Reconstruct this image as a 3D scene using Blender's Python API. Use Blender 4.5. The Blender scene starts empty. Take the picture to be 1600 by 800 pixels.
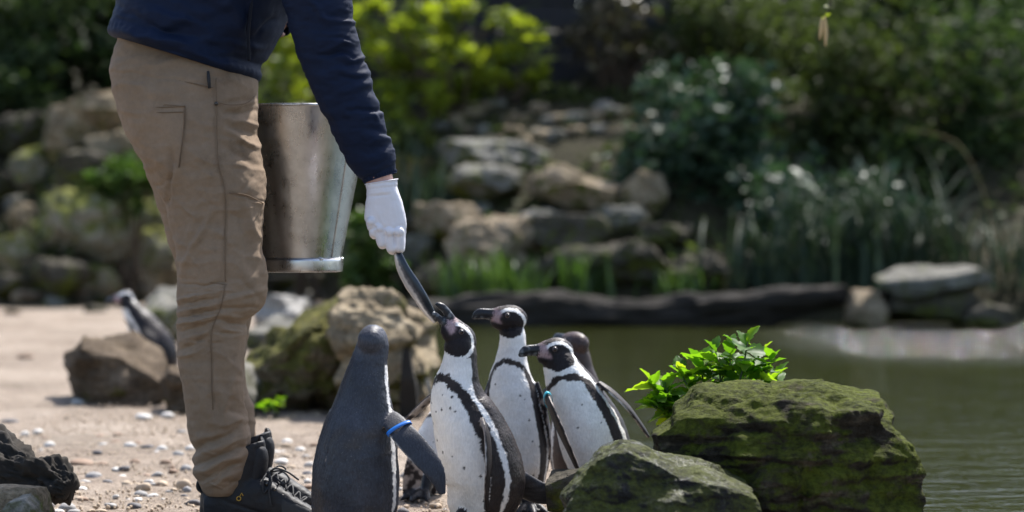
import bpy, bmesh, math, random
import numpy as np
from mathutils import Vector, Matrix, kdtree

# ------------------------------------------------------------------ camera, sky, sun
SC = bpy.context.scene
COL = SC.collection
F = 3625.0                     # focal length in pixels of the 1600 px wide photograph
CAM = np.array([0.0, 0.0, 0.66])
PITCH = math.atan(50.0 / F)
cam_data = bpy.data.cameras.new('camera')
cam = bpy.data.objects.new('camera', cam_data)
COL.objects.link(cam)
cam.location = CAM
cam.rotation_euler = (math.pi / 2 - PITCH, 0, 0)
cam_data.sensor_width = 36.0
cam_data.lens = F / 1600.0 * 36.0
cam_data.clip_start = 0.1
cam_data.clip_end = 500.0
cam_data.dof.use_dof = True
cam_data.dof.focus_distance = 4.86
cam_data.dof.aperture_fstop = 2.7
SC.camera = cam

SUN_DIR = np.array([0.36, 0.62, 1.05]); SUN_DIR /= np.linalg.norm(SUN_DIR)   # from the scene to the sun
SUN_EL = math.asin(SUN_DIR[2]); SUN_AZ = math.atan2(SUN_DIR[0], SUN_DIR[1])
world = bpy.data.worlds.new('World'); SC.world = world; world.use_nodes = True
wn = world.node_tree.nodes; wl = world.node_tree.links
bg = wn.get('Background') or wn.new('ShaderNodeBackground')
sky = wn.new('ShaderNodeTexSky'); sky.sky_type = 'NISHITA'; sky.sun_disc = False
sky.sun_elevation = SUN_EL; sky.sun_rotation = SUN_AZ; sky.air_density = 1.0; sky.dust_density = 2.0
wl.new(sky.outputs[0], bg.inputs[0]); bg.inputs[1].default_value = 0.13
sun_data = bpy.data.lights.new('sun', 'SUN'); sun = bpy.data.objects.new('sun', sun_data); COL.objects.link(sun)
sun_data.energy = 4.3; sun_data.angle = math.radians(1.2); sun_data.color = (1.0, 0.965, 0.92)
sun.rotation_euler = Vector(-SUN_DIR).to_track_quat('-Z', 'Y').to_euler()
vs = SC.view_settings; vs.view_transform = 'Standard'; vs.look = 'None'; vs.exposure = 1.15; vs.gamma = 1.0
vs.use_curve_mapping = False
SC.render.engine = 'CYCLES'
SC.cycles.use_denoising = True
SC.cycles.max_bounces = 6; SC.cycles.transparent_max_bounces = 8; SC.cycles.caustics_reflective = False

# ------------------------------------------------------------------ helpers
def P(px, py, Y):
    """world point at depth Y that the photograph shows at pixel (px, py)"""
    a = (px - 800.0) / F; b = (400.0 - py) / F
    d = np.array([a, math.cos(PITCH) + b * math.sin(PITCH), -math.sin(PITCH) + b * math.cos(PITCH)])
    return CAM + d * (Y / d[1])
def M(px, Y): return px * Y / F            # pixels at depth Y -> metres

_rng = np.random.RandomState(7)
_perm = _rng.permutation(256); _perm = np.concatenate([_perm, _perm, _perm])
_grad = _rng.normal(size=(256, 3)); _grad /= np.linalg.norm(_grad, axis=1)[:, None]
def pn(p):
    p = np.atleast_2d(np.asarray(p, float))
    i = np.floor(p).astype(int); f = p - i; i &= 255
    w = f * f * f * (f * (f * 6 - 15) + 10)
    r = np.zeros(len(p))
    for dx in (0, 1):
        for dy in (0, 1):
            for dz in (0, 1):
                h = _perm[_perm[_perm[(i[:, 0] + dx) & 255] + ((i[:, 1] + dy) & 255)] + ((i[:, 2] + dz) & 255)]
                g = _grad[h]
                dot = g[:, 0] * (f[:, 0] - dx) + g[:, 1] * (f[:, 1] - dy) + g[:, 2] * (f[:, 2] - dz)
                r += dot * (w[:, 0] if dx else 1 - w[:, 0]) * (w[:, 1] if dy else 1 - w[:, 1]) * (w[:, 2] if dz else 1 - w[:, 2])
    return r * 1.6
def fbm(p, octaves=4, gain=0.5, lac=2.03):
    p = np.asarray(p, float); r = 0; a = 1.0
    for k in range(octaves):
        r = r + a * pn(p + k * 17.3); p = p * lac; a *= gain
    return r
def sstep(a, b, x):
    t = np.clip((np.asarray(x, float) - a) / (b - a), 0, 1); return t * t * (3 - 2 * t)
def crom(keys, n):
    """Catmull-Rom through the rows of keys, n samples"""
    k = np.asarray(keys, float); m = len(k)
    kk = np.vstack([2 * k[0] - k[1], k, 2 * k[-1] - k[-2]])
    t = np.linspace(0, m - 1 - 1e-9, n); i = t.astype(int); u = (t - i)[:, None]
    p0, p1, p2, p3 = kk[i], kk[i + 1], kk[i + 2], kk[i + 3]
    return 0.5 * (2 * p1 + (p2 - p0) * u + (2 * p0 - 5 * p1 + 4 * p2 - p3) * u ** 2 + (3 * p1 - p0 - 3 * p2 + p3) * u ** 3)
def unit(v):
    v = np.asarray(v, float); return v / (np.linalg.norm(v, axis=-1, keepdims=True) + 1e-12)

class Geo:
    """collects shells of vertices and faces for one mesh"""
    def __init__(s): s.v = []; s.f = []; s.n = 0; s.lab = []
    def add(s, v, f, lab=0):
        v = np.asarray(v, float).reshape(-1, 3)
        s.v.append(v); s.lab.append(np.full(len(v), lab)); s.f += [tuple(int(j) + s.n for j in q) for q in f]; s.n += len(v)
        return s
    def rings(s, R, closed=True, cap=True, lab=0):
        R = np.asarray(R, float); n, m = R.shape[:2]; f = []
        for i in range(n - 1):
            for j in range(m if closed else m - 1):
                j2 = (j + 1) % m
                f.append((i * m + j, i * m + j2, (i + 1) * m + j2, (i + 1) * m + j))
        v = R.reshape(-1, 3)
        if cap and closed:
            v = np.vstack([v, R[0].mean(0), R[-1].mean(0)]); c0 = n * m
            for j in range(m):
                j2 = (j + 1) % m
                f.append((c0, j2, j)); f.append((c0 + 1, (n - 1) * m + j, (n - 1) * m + j2))
        return s.add(v, f, lab)
    def tube(s, pts, rad, m=8, lab=0, flat=1.0, nrm=None):
        pts = np.asarray(pts, float); n = len(pts); rad = np.broadcast_to(np.asarray(rad, float), (n,))
        T = unit(np.gradient(pts, axis=0)); a = np.array([0, 0, 1.0]) if nrm is None else np.asarray(nrm, float)
        R = []
        for i in range(n):
            t = T[i]
            if abs(np.dot(t, a)) > .98 and nrm is None: a = np.array([1.0, 0, 0])
            x = unit(np.cross(a, t)); y = np.cross(t, x)
            if nrm is None: a = y
            th = np.linspace(0, 2 * np.pi, m, endpoint=False)
            R.append(pts[i] + rad[i] * (np.cos(th)[:, None] * x + flat * np.sin(th)[:, None] * y))
        return s.rings(R, lab=lab)
    def ball(s, c, r, ax=None, n=14, m=20, lab=0):
        r = np.broadcast_to(np.asarray(r, float), (3,)); ax = np.eye(3) if ax is None else np.asarray(ax, float)
        ph = np.linspace(0.02, np.pi - 0.02, n); th = np.linspace(0, 2 * np.pi, m, endpoint=False)
        R = [[np.asarray(c) + (r[0] * math.cos(p) * ax[0] + r[1] * math.sin(p) * math.cos(t) * ax[1] + r[2] * math.sin(p) * math.sin(t) * ax[2]) for t in th] for p in ph]
        return s.rings(R, lab=lab)
    def cap2(s, a, b, ra, rb, lab=0):
        """a capsule that tapers from a to b"""
        a = np.asarray(a, float); b = np.asarray(b, float); d = unit(b - a)
        pts = []; rr = []
        for q in np.linspace(-1, 0, 5): pts.append(a + d * ra * q); rr.append(ra * math.sqrt(max(1e-4, 1 - q * q)))
        for q in np.linspace(0.1, .9, 7): pts.append(a + (b - a) * q); rr.append(ra + (rb - ra) * q)
        for q in np.linspace(0, 1, 5): pts.append(b + d * rb * q); rr.append(rb * math.sqrt(max(1e-4, 1 - q * q)))
        return s.tube(pts, rr, 14, lab)
    def box(s, c, half, rot=None):
        c = np.asarray(c, float); R = np.eye(3) if rot is None else rot
        v = [c + R @ (np.array([x, y, z]) * half) for x in (-1, 1) for y in (-1, 1) for z in (-1, 1)]
        return s.add(v, [(0, 1, 3, 2), (4, 6, 7, 5), (0, 4, 5, 1), (2, 3, 7, 6), (0, 2, 6, 4), (1, 5, 7, 3)])
    def verts(s): return np.vstack(s.v)
    def mesh(s, name, smooth=True, about=(0, 0, 0)):
        me = bpy.data.meshes.new(name)
        me.from_pydata((s.verts() - np.asarray(about)).tolist(), [], s.f)
        if smooth: me.polygons.foreach_set('use_smooth', np.ones(len(me.polygons), bool))
        me.update(); return me

def fast_mesh(name, V, Q, smooth=False):
    """V (n,3), Q (k,c) all faces with c corners"""
    me = bpy.data.meshes.new(name); V = np.asarray(V, float); Q = np.asarray(Q)
    me.vertices.add(len(V)); me.vertices.foreach_set('co', V.astype(np.float32).ravel())
    k, c = Q.shape
    me.loops.add(k * c); me.loops.foreach_set('vertex_index', Q.astype(np.int32).ravel())
    me.polygons.add(k); me.polygons.foreach_set('loop_start', np.arange(0, k * c, c, dtype=np.int32))
    if smooth: me.polygons.foreach_set('use_smooth', np.ones(k, bool))
    me.update(calc_edges=True); me.validate(); return me
def coords(me):
    a = np.empty(len(me.vertices) * 3, np.float32); me.vertices.foreach_get('co', a); return a.reshape(-1, 3).astype(float)
def set_coords(me, V): me.vertices.foreach_set('co', np.asarray(V, np.float32).ravel()); me.update()
def normals(me):
    a = np.empty(len(me.vertices) * 3, np.float32); me.vertices.foreach_get('normal', a); return a.reshape(-1, 3).astype(float)
def set_attr(me, name, a, kind='FLOAT'):
    at = me.attributes.new(name, kind, 'POINT')
    if kind == 'FLOAT': at.data.foreach_set('value', np.asarray(a, np.float32).ravel())
    else: at.data.foreach_set('color', np.asarray(a, np.float32).ravel())
def remesh(me, voxel, smooth=2, factor=0.5):
    o = bpy.data.objects.new('tmp', me); COL.objects.link(o)
    r = o.modifiers.new('r', 'REMESH'); r.mode = 'VOXEL'; r.voxel_size = voxel; r.use_smooth_shade = True
    if smooth:
        sm = o.modifiers.new('s', 'SMOOTH'); sm.factor = factor; sm.iterations = smooth
    dg = bpy.context.evaluated_depsgraph_get(); dg.update()
    out = bpy.data.meshes.new_from_object(o.evaluated_get(dg))
    bpy.data.objects.remove(o); out.polygons.foreach_set('use_smooth', np.ones(len(out.polygons), bool))
    return out

def ob(name, me, mat=None, parent=None, loc=None):
    o = bpy.data.objects.new(name, me); COL.objects.link(o)
    if mat is not None:
        me.materials.clear(); me.materials.append(mat)
    if parent is not None: o.parent = parent
    if loc is not None: o.location = loc
    return o
def tag(o, label=None, cat=None, group=None, kind=None):
    if label: o['label'] = label
    if cat: o['category'] = cat
    if group: o['group'] = group
    if kind: o['kind'] = kind
    return o
def empty(name, loc, label=None, cat=None, group=None):
    o = bpy.data.objects.new(name, None); COL.objects.link(o); o.location = loc; o.empty_display_size = 0.1
    return tag(o, label, cat, group)
def child(name, me, mat, parent):
    """mesh given in world coordinates, hung under a parent Empty that is only translated"""
    o = ob(name, me, mat, parent)
    p = parent; off = Vector((0, 0, 0))
    while p is not None: off += p.location; p = p.parent
    o.location = -off
    return o

# ------------------------------------------------------------------ materials
def nodes(name):
    m = bpy.data.materials.new(name); m.use_nodes = True
    nt = m.node_tree; b = nt.nodes.get('Principled BSDF')
    return m, nt, b
def N(nt, t, **kw):
    n = nt.nodes.new('ShaderNode' + t)
    for k, v in kw.items(): setattr(n, k, v)
    return n
def link(nt, a, b): nt.links.new(a, b)
def coord(nt, scale=(1, 1, 1), space='Object', rot=(0, 0, 0)):
    tc = N(nt, 'TexCoord'); mp = N(nt, 'Mapping'); mp.inputs['Scale'].default_value = scale; mp.inputs['Rotation'].default_value = rot
    link(nt, tc.outputs[space], mp.inputs['Vector']); return mp.outputs[0]
def geo_pos(nt, scale=(1, 1, 1)):
    g = N(nt, 'NewGeometry'); mp = N(nt, 'Mapping'); mp.inputs['Scale'].default_value = scale
    link(nt, g.outputs['Position'], mp.inputs['Vector']); return mp.outputs[0]
def noise(nt, vec, scale, detail=4, rough=0.55, dist=0.0):
    n = N(nt, 'TexNoise'); n.inputs['Scale'].default_value = scale; n.inputs['Detail'].default_value = detail
    n.inputs['Roughness'].default_value = rough; n.inputs['Distortion'].default_value = dist
    link(nt, vec, n.inputs['Vector']); return n.outputs['Fac']
def ramp(nt, fac, stops, interp='LINEAR'):
    r = N(nt, 'ValToRGB'); cr = r.color_ramp; cr.interpolation = interp
    while len(cr.elements) < len(stops): cr.elements.new(0.5)
    for e, (p, c) in zip(cr.elements, stops):
        e.position = p; e.color = (c, c, c, 1) if not hasattr(c, '__len__') else (*c, 1)
    link(nt, fac, r.inputs[0]); return r.outputs[0]
def mix(nt, fac, a, b, kind='MIX'):
    m = N(nt, 'Mix', data_type='RGBA', blend_type=kind)
    for s, v in ((m.inputs[0], fac), (m.inputs[6], a), (m.inputs[7], b)):
        if hasattr(v, 'is_linked'): link(nt, v, s)
        elif hasattr(v, '__len__'): s.default_value = (*v, 1)
        else: s.default_value = v
    return m.outputs[2]
def mth(nt, op, a, b=None):
    m = N(nt, 'Math', operation=op)
    for s, v in ((m.inputs[0], a), (m.inputs[1], b)):
        if v is None: continue
        if hasattr(v, 'is_linked'): link(nt, v, s)
        else: s.default_value = v
    return m.outputs[0]
def bump(nt, b, h, strength=0.5, dist=0.01, prev=None):
    n = N(nt, 'Bump'); n.inputs['Strength'].default_value = strength; n.inputs['Distance'].default_value = dist
    link(nt, h, n.inputs['Height'])
    if prev is not None: link(nt, prev, n.inputs['Normal'])
    link(nt, n.outputs[0], b.inputs['Normal']); return n.outputs[0]
def plain(name, col, rough=0.6, metal=0.0, var=0.15, scale=30, bmp=0.0, spec=0.5):
    m, nt, b = nodes(name); v = coord(nt); n = noise(nt, v, scale)
    c = mix(nt, n, [x * (1 - var) for x in col], [min(1, x * (1 + var)) for x in col])
    link(nt, c, b.inputs['Base Color']); b.inputs['Roughness'].default_value = rough; b.inputs['Metallic'].default_value = metal
    b.inputs['Specular IOR Level'].default_value = spec
    if bmp: bump(nt, b, n, bmp, 0.003)
    return m

def mat_rock(name, cols, moss=0.0, mosscol=(0.075, 0.085, 0.014), rough=0.8, sc=1.0, strata=1.0, moss_top=False, wet=0.0):
    m, nt, b = nodes(name); v = geo_pos(nt); vs_ = geo_pos(nt, (1, 1, 4.0))
    big = noise(nt, v, 5 * sc, 5, .6); fine = noise(nt, v, 60 * sc, 6, .65); st = noise(nt, vs_, 9 * sc, 5, .6, .3)
    base = ramp(nt, mth(nt, 'ADD', mth(nt, 'MULTIPLY', big, .55), mth(nt, 'MULTIPLY', st, .45)), [(.30, cols[0]), (.5, cols[1]), (.68, cols[2])])
    base = mix(nt, .5, base, ramp(nt, fine, [(.36, .25), (.64, 1.5)]), 'MULTIPLY')
    if moss:
        mn = noise(nt, v, 7 * sc, 6, .68, .4)
        g = N(nt, 'NewGeometry'); sx = N(nt, 'SeparateXYZ'); link(nt, g.outputs['Normal'], sx.inputs[0])
        bias = mth(nt, 'MULTIPLY', sx.outputs[2], .16 if moss_top else -.10)
        f = ramp(nt, mth(nt, 'ADD', mn, bias), [(.62 - moss * .35, 0), (.72 - moss * .30, 1)])
        mc = mix(nt, ramp(nt, mth(nt, 'ADD', mth(nt, 'MULTIPLY', noise(nt, v, 46 * sc, 5, .75), .6), mth(nt, 'MULTIPLY', noise(nt, v, 9 * sc, 4, .6), .4)), [(.36, 0), (.64, 1)]), [c * .2 for c in mosscol], [c * 2.3 for c in mosscol])
        base = mix(nt, f, base, mc)
    link(nt, base, b.inputs['Base Color']); b.inputs['Specular IOR Level'].default_value = .16 + wet * .4
    r = ramp(nt, noise(nt, v, 14 * sc, 5, .7), [(.42 if wet > .2 else .35, max(.15, rough - wet)), (.50 if wet > .2 else .65, rough)])
    link(nt, r, b.inputs['Roughness'])
    h = mth(nt, 'ADD', mth(nt, 'MULTIPLY', st, strata), mth(nt, 'MULTIPLY', fine, .9))
    n1 = bump(nt, b, h, 1.0, .03 / sc)
    bump(nt, b, noise(nt, v, 170 * sc, 4, .7), .8, .006, n1)
    return m

def mat_leaf(name, cols, trans=0.35, rough=0.45, spec=0.4, transcol=None):
    m, nt, b = nodes(name)
    at = N(nt, 'Attribute', attribute_name='tint')
    oi = N(nt, 'ObjectInfo')
    t = mth(nt, 'FRACT', mth(nt, 'ADD', at.outputs['Fac'], oi.outputs['Random']))
    c = ramp(nt, t, [(0, cols[0]), (.5, cols[1]), (1, cols[2])])
    vn = noise(nt, coord(nt), 60, 3)
    c = mix(nt, .45, c, ramp(nt, vn, [(.3, .55), (.7, 1.2)]), 'MULTIPLY')
    link(nt, c, b.inputs['Base Color']); b.inputs['Roughness'].default_value = rough
    b.inputs['Specular IOR Level'].default_value = spec
    tr = N(nt, 'BsdfTranslucent'); tc = mix(nt, 1.0, c, transcol or (1.15, 1.35, .75), 'MULTIPLY')
    link(nt, tc, tr.inputs[0]); ms = N(nt, 'MixShader'); ms.inputs[0].default_value = trans
    link(nt, b.outputs[0], ms.inputs[1]); link(nt, tr.outputs[0], ms.inputs[2])
    link(nt, ms.outputs[0], nt.nodes['Material Output'].inputs[0])
    return m

def mat_cloth(name, col, col2, rough=.85, weave=900, bmp=.25, sheen=.0, spec=.3, dirt=None):
    m, nt, b = nodes(name); v = coord(nt)
    n1 = noise(nt, v, 6, 5, .6); n2 = noise(nt, v, 70, 4, .7)
    c = mix(nt, ramp(nt, n1, [(.35, 0), (.65, 1)]), col, col2)
    c = mix(nt, .35, c, ramp(nt, n2, [(.3, .72), (.7, 1.18)]), 'MULTIPLY')
    if dirt:
        d = ramp(nt, noise(nt, v, 11, 6, .7), [(.58, 0), (.72, .6)])
        c = mix(nt, d, c, dirt)
    link(nt, c, b.inputs['Base Color']); b.inputs['Roughness'].default_value = rough
    b.inputs['Sheen Weight'].default_value = sheen; b.inputs['Specular IOR Level'].default_value = spec
    w = N(nt, 'TexWave'); w.inputs['Scale'].default_value = weave; link(nt, coord(nt, rot=(0, .78, 0)), w.inputs['Vector'])
    h = mth(nt, 'ADD', mth(nt, 'MULTIPLY', w.outputs['Fac'], .3), noise(nt, v, 260, 3, .7))
    bump(nt, b, h, bmp, .0012)
    return m

def mat_feather():
    m, nt, b = nodes('penguin_plumage')
    at = N(nt, 'Attribute', attribute_name='plumage'); v = coord(nt)
    n1 = noise(nt, coord(nt, (1, 1, .35)), 260, 4, .7); n2 = noise(nt, v, 40, 4)
    lum = N(nt, 'RGBToBW'); link(nt, at.outputs['Color'], lum.inputs[0])
    vo = N(nt, 'TexVoronoi'); vo.inputs['Scale'].default_value = 300; link(nt, coord(nt, (1, 1, .42)), vo.inputs['Vector'])
    fac = mth(nt, 'SUBTRACT', .45, mth(nt, 'MULTIPLY', lum.outputs[0], .4))
    c = mix(nt, fac, at.outputs['Color'], ramp(nt, n1, [(.34, .45), (.66, 1.5)]), 'MULTIPLY')
    c = mix(nt, mth(nt, 'MULTIPLY', fac, .8), c, ramp(nt, vo.outputs['Distance'], [(.15, 1.25), (.75, .8)]), 'MULTIPLY')
    c = mix(nt, .3, c, ramp(nt, n2, [(.3, .7), (.7, 1.2)]), 'MULTIPLY')
    sp = ramp(nt, noise(nt, v, 420, 2, .5), [(.66, 0), (.74, 1)])
    sat = N(nt, 'Attribute', attribute_name='speckle')
    c = mix(nt, mth(nt, 'MULTIPLY', sp, sat.outputs['Fac']), c, (.30, .26, .23))
    link(nt, c, b.inputs['Base Color'])
    ga = N(nt, 'Attribute', attribute_name='gloss')
    link(nt, mth(nt, 'SUBTRACT', .62, ga.outputs['Fac']), b.inputs['Roughness'])
    b.inputs['Specular IOR Level'].default_value = .22
    bump(nt, b, mth(nt, 'SUBTRACT', n1, mth(nt, 'MULTIPLY', vo.outputs['Distance'], .3)), .4, .0022)
    return m

MAT = {}
MAT['sandstone'] = mat_rock('sandstone', [(.11, .085, .055), (.32, .25, .165), (.50, .41, .30)], moss=.28, rough=.85)
MAT['sandstone_clean'] = mat_rock('sandstone_clean', [(.12, .09, .055), (.33, .26, .165), (.52, .43, .30)], moss=.22, mosscol=(.10, .095, .02), rough=.85)
MAT['brown_rock'] = mat_rock('brown_rock', [(.05, .035, .024), (.13, .095, .062), (.26, .20, .14)], moss=.05, mosscol=(.07, .07, .014), rough=.9)
MAT['grey_rock'] = mat_rock('grey_rock', [(.06, .06, .05), (.20, .19, .16), (.38, .36, .31)], moss=.42, rough=.8)
MAT['pale_rock'] = mat_rock('pale_rock', [(.22, .21, .19), (.42, .40, .37), (.60, .58, .54)], moss=.15, rough=.7)
MAT['dark_rock'] = mat_rock('dark_rock', [(.03, .027, .02), (.08, .07, .05), (.18, .155, .115)], moss=.4, rough=.8)
MAT['pale_moss'] = mat_rock('pale_moss', [(.15, .145, .11), (.32, .30, .23), (.50, .47, .38)], moss=.45, mosscol=(.13, .135, .03), rough=.9, moss_top=True)
MAT['slab_rock'] = mat_rock('slab_rock', [(.08, .08, .065), (.17, .165, .14), (.33, .32, .29)], moss=.4, rough=.6, wet=.15)
MAT['mossy_rock'] = mat_rock('mossy_rock', [(.09, .075, .05), (.21, .17, .11), (.36, .30, .21)], moss=.55, mosscol=(.09, .085, .02), rough=.9, moss_top=True)
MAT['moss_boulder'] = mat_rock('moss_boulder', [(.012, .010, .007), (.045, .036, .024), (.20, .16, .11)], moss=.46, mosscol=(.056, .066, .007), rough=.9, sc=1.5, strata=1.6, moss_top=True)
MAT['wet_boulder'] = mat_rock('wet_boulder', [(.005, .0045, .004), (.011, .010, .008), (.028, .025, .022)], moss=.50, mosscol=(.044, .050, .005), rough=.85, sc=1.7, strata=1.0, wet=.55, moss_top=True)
MAT['feather'] = mat_feather()
MAT['trousers'] = mat_cloth('tan_canvas', (.200, .140, .090), (.250, .180, .122), rough=.9, bmp=.3, dirt=(.10, .072, .05))
MAT['stitch'] = mat_cloth('tan_stitching', (.145, .099, .062), (.175, .120, .078), rough=.9, bmp=.1)
MAT['jacket'] = mat_cloth('navy_shell_fabric', (.0028, .0080, .0265), (.0040, .0112, .0350), rough=.72, weave=1400, bmp=.2, spec=.2)
MAT['jacket_lining'] = mat_cloth('navy_ribbing', (.003, .005, .012), (.004, .007, .016), rough=.8, weave=1400, bmp=.3)
MAT['glove'] = plain('white_latex', (.70, .68, .72), rough=.42, var=.05, scale=40, bmp=.15)
MAT['boot'] = plain('black_leather', (.009, .009, .011), rough=.6, var=.5, scale=90, bmp=.5, spec=.35)
MAT['boot_grey'] = plain('grey_suede', (.032, .032, .033), rough=.85, var=.3, scale=120, bmp=.35)
MAT['boot_sole'] = plain('boot_rubber', (.012, .012, .012), rough=.8, var=.3)
MAT['lace'] = plain('black_lace', (.015, .015, .017), rough=.7, var=.3, scale=400, bmp=.3)
MAT['brass'] = plain('yellow_mark', (.45, .26, .03), rough=.4, var=.1)
MAT['steel_dark'] = plain('dark_metal', (.08, .075, .07), rough=.35, metal=1.0)
MAT['blue_band'] = plain('blue_plastic', (.010, .13, .46), rough=.35, var=.05)
MAT['teal_band'] = plain('turquoise_plastic', (.02, .33, .42), rough=.35, var=.05)
MAT['eye'] = plain('penguin_eye', (.02, .012, .010), rough=.12, var=.1)
MAT['eye_ring'] = plain('eye_ring_skin', (.085, .07, .075), rough=.5, var=.1)
MAT['wood'] = plain('driftwood', (.016, .012, .008), rough=.95, var=.8, scale=18, bmp=.8)
MAT['fence'] = plain('dark_board', (.020, .018, .020), rough=.85, var=.4, scale=10, bmp=.3)
MAT['bark'] = plain('bark', (.075, .055, .038), rough=.95, var=.5, scale=14, bmp=.6)
MAT['rust'] = plain('rust_red_bark', (.20, .065, .03), rough=.9, var=.3, scale=14)
MAT['straw'] = plain('dry_stem', (.55, .38, .18), rough=.8, var=.25)
MAT['reed_stem'] = plain('reed_stem', (.17, .13, .05), rough=.9, var=.25)
MAT['hair'] = plain('brown_hair', (.05, .03, .018), rough=.6, var=.4, scale=120)
def mat_skin():
    m, nt, b = nodes('skin'); v = coord(nt)
    c = mix(nt, noise(nt, v, 25), (.42, .22, .17), (.56, .33, .26)); link(nt, c, b.inputs['Base Color'])
    b.inputs['Roughness'].default_value = .5; b.inputs['Subsurface Weight'].default_value = .08
    b.inputs['Subsurface Radius'].default_value = (.01, .004, .002); return m
MAT['skin'] = mat_skin()
def mat_steel():
    m, nt, b = nodes('galvanised_steel'); v = coord(nt)
    n = noise(nt, v, 22, 5, .65); st = noise(nt, coord(nt, (40, 40, .8)), 3, 5, .7)
    c = ramp(nt, n, [(.3, (.42, .425, .435)), (.7, (.62, .62, .62))]); link(nt, c, b.inputs['Base Color'])
    b.inputs['Metallic'].default_value = 1.0
    link(nt, ramp(nt, mth(nt, 'ADD', mth(nt, 'MULTIPLY', n, .5), mth(nt, 'MULTIPLY', st, .5)), [(.3, .20), (.7, .40)]), b.inputs['Roughness'])
    n1 = bump(nt, b, noise(nt, v, 9, 3), .35, .008); bump(nt, b, st, .12, .001, n1); return m
MAT['steel'] = mat_steel()
def mat_fish():
    m, nt, b = nodes('sprat_skin'); at = N(nt, 'Attribute', attribute_name='side')
    c = ramp(nt, mth(nt, 'ADD', at.outputs['Fac'], mth(nt, 'MULTIPLY', noise(nt, coord(nt), 120), .25)), [(.38, (.55, .50, .46)), (.50, (.12, .12, .13)), (.70, (.018, .024, .034))])
    link(nt, c, b.inputs['Base Color']); b.inputs['Roughness'].default_value = .22; b.inputs['Metallic'].default_value = .25
    bump(nt, b, noise(nt, coord(nt), 500, 2), .2, .001); return m
MAT['fish'] = mat_fish()
def mat_ground():
    m, nt, b = nodes('sandy_ground'); v = geo_pos(nt)
    g = N(nt, 'NewGeometry'); sx = N(nt, 'SeparateXYZ'); link(nt, g.outputs['Position'], sx.inputs[0])
    big = noise(nt, v, 1.1, 5, .6); mid = noise(nt, v, 9, 5, .65); fine = noise(nt, v, 120, 4, .7)
    c = ramp(nt, mth(nt, 'ADD', mth(nt, 'MULTIPLY', big, .5), mth(nt, 'MULTIPLY', mid, .5)), [(.32, (.18, .136, .100)), (.5, (.335, .270, .212)), (.68, (.46, .385, .315))])
    c = mix(nt, .75, c, ramp(nt, fine, [(.36, .4), (.62, 1.3)]), 'MULTIPLY')
    c = mix(nt, ramp(nt, noise(nt, v, 34, 5, .75), [(.56, 0), (.66, .55)]), c, (.09, .066, .046))
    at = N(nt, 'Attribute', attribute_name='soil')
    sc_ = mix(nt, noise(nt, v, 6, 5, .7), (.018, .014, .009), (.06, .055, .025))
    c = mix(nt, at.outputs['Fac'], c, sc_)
    link(nt, c, b.inputs['Base Color']); b.inputs['Roughness'].default_value = .95; b.inputs['Specular IOR Level'].default_value = .2
    n1 = bump(nt, b, mid, .7, .05); bump(nt, b, mth(nt, 'ADD', fine, noise(nt, v, 40, 4, .7)), 1.0, .012, n1); return m
MAT['ground'] = mat_ground()
def mat_water():
    m, nt, b = nodes('pond_water')
    v = geo_pos(nt, (1, 1.0, 1))
    c = mix(nt, noise(nt, v, .8, 4), (.016, .0185, .0045), (.030, .034, .008)); link(nt, c, b.inputs['Base Color'])
    b.inputs['Roughness'].default_value = .045; b.inputs['IOR'].default_value = 1.33
    w1 = noise(nt, geo_pos(nt, (1.2, 4.5, 1)), 1.6, 3, .55, .5); w2 = noise(nt, geo_pos(nt, (5.0, 11.0, 1)), 2.6, 3, .6, .3)
    g = N(nt, 'NewGeometry'); sx = N(nt, 'SeparateXYZ'); link(nt, g.outputs['Position'], sx.inputs[0])
    rip = mth(nt, 'MULTIPLY', ramp(nt, mth(nt, 'DIVIDE', sx.outputs[1], 16.0), [(.66, 0), (.80, 1)]), ramp(nt, mth(nt, 'DIVIDE', sx.outputs[0], 4.0), [(.30, 0), (.52, 1)]))   # broken water below the inlet rocks
    n1 = bump(nt, b, w1, .35, .03); n2 = bump(nt, b, w2, .42, .012, n1)
    nb = N(nt, 'Bump'); link(nt, rip, nb.inputs['Strength']); nb.inputs['Distance'].default_value = .055
    link(nt, noise(nt, geo_pos(nt, (3.0, 5.0, 1)), 3.0, 4, .65), nb.inputs['Height']); link(nt, n2, nb.inputs['Normal']); link(nt, nb.outputs[0], b.inputs['Normal'])
    return m
MAT['water'] = mat_water()
MAT['leaf_fresh'] = mat_leaf('fresh_leaf', [(.035, .10, .010), (.07, .17, .013), (.14, .23, .018)], trans=.55, rough=.5, spec=.3, transcol=(3.0, 2.6, .7))
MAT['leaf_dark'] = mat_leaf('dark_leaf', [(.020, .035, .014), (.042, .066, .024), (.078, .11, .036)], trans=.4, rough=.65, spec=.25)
MAT['leaf_glossy'] = mat_leaf('glossy_evergreen_leaf', [(.022, .046, .026), (.036, .070, .036), (.055, .095, .045)], trans=.2, rough=.5, spec=.45)
MAT['leaf_olive'] = mat_leaf('olive_leaf', [(.032, .042, .014), (.056, .072, .022), (.09, .11, .032)], trans=.4, rough=.65, spec=.25)
MAT['leaf_lime'] = mat_leaf('lime_leaf', [(.12, .15, .018), (.18, .23, .028), (.25, .31, .035)], trans=.55, transcol=(1.6, 1.6, .6))
MAT['leaf_grass'] = mat_leaf('grass_blade', [(.035, .068, .014), (.06, .105, .022), (.10, .155, .034)], trans=.35)
MAT['leaf_reed'] = mat_leaf('reed_blade', [(.018, .034, .020), (.034, .054, .030), (.07, .095, .06)], trans=.12, rough=.7, spec=.25)
MAT['leaf_brown'] = mat_leaf('brown_twig_leaf', [(.04, .032, .02), (.07, .055, .03), (.10, .09, .04)], trans=.25)
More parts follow.
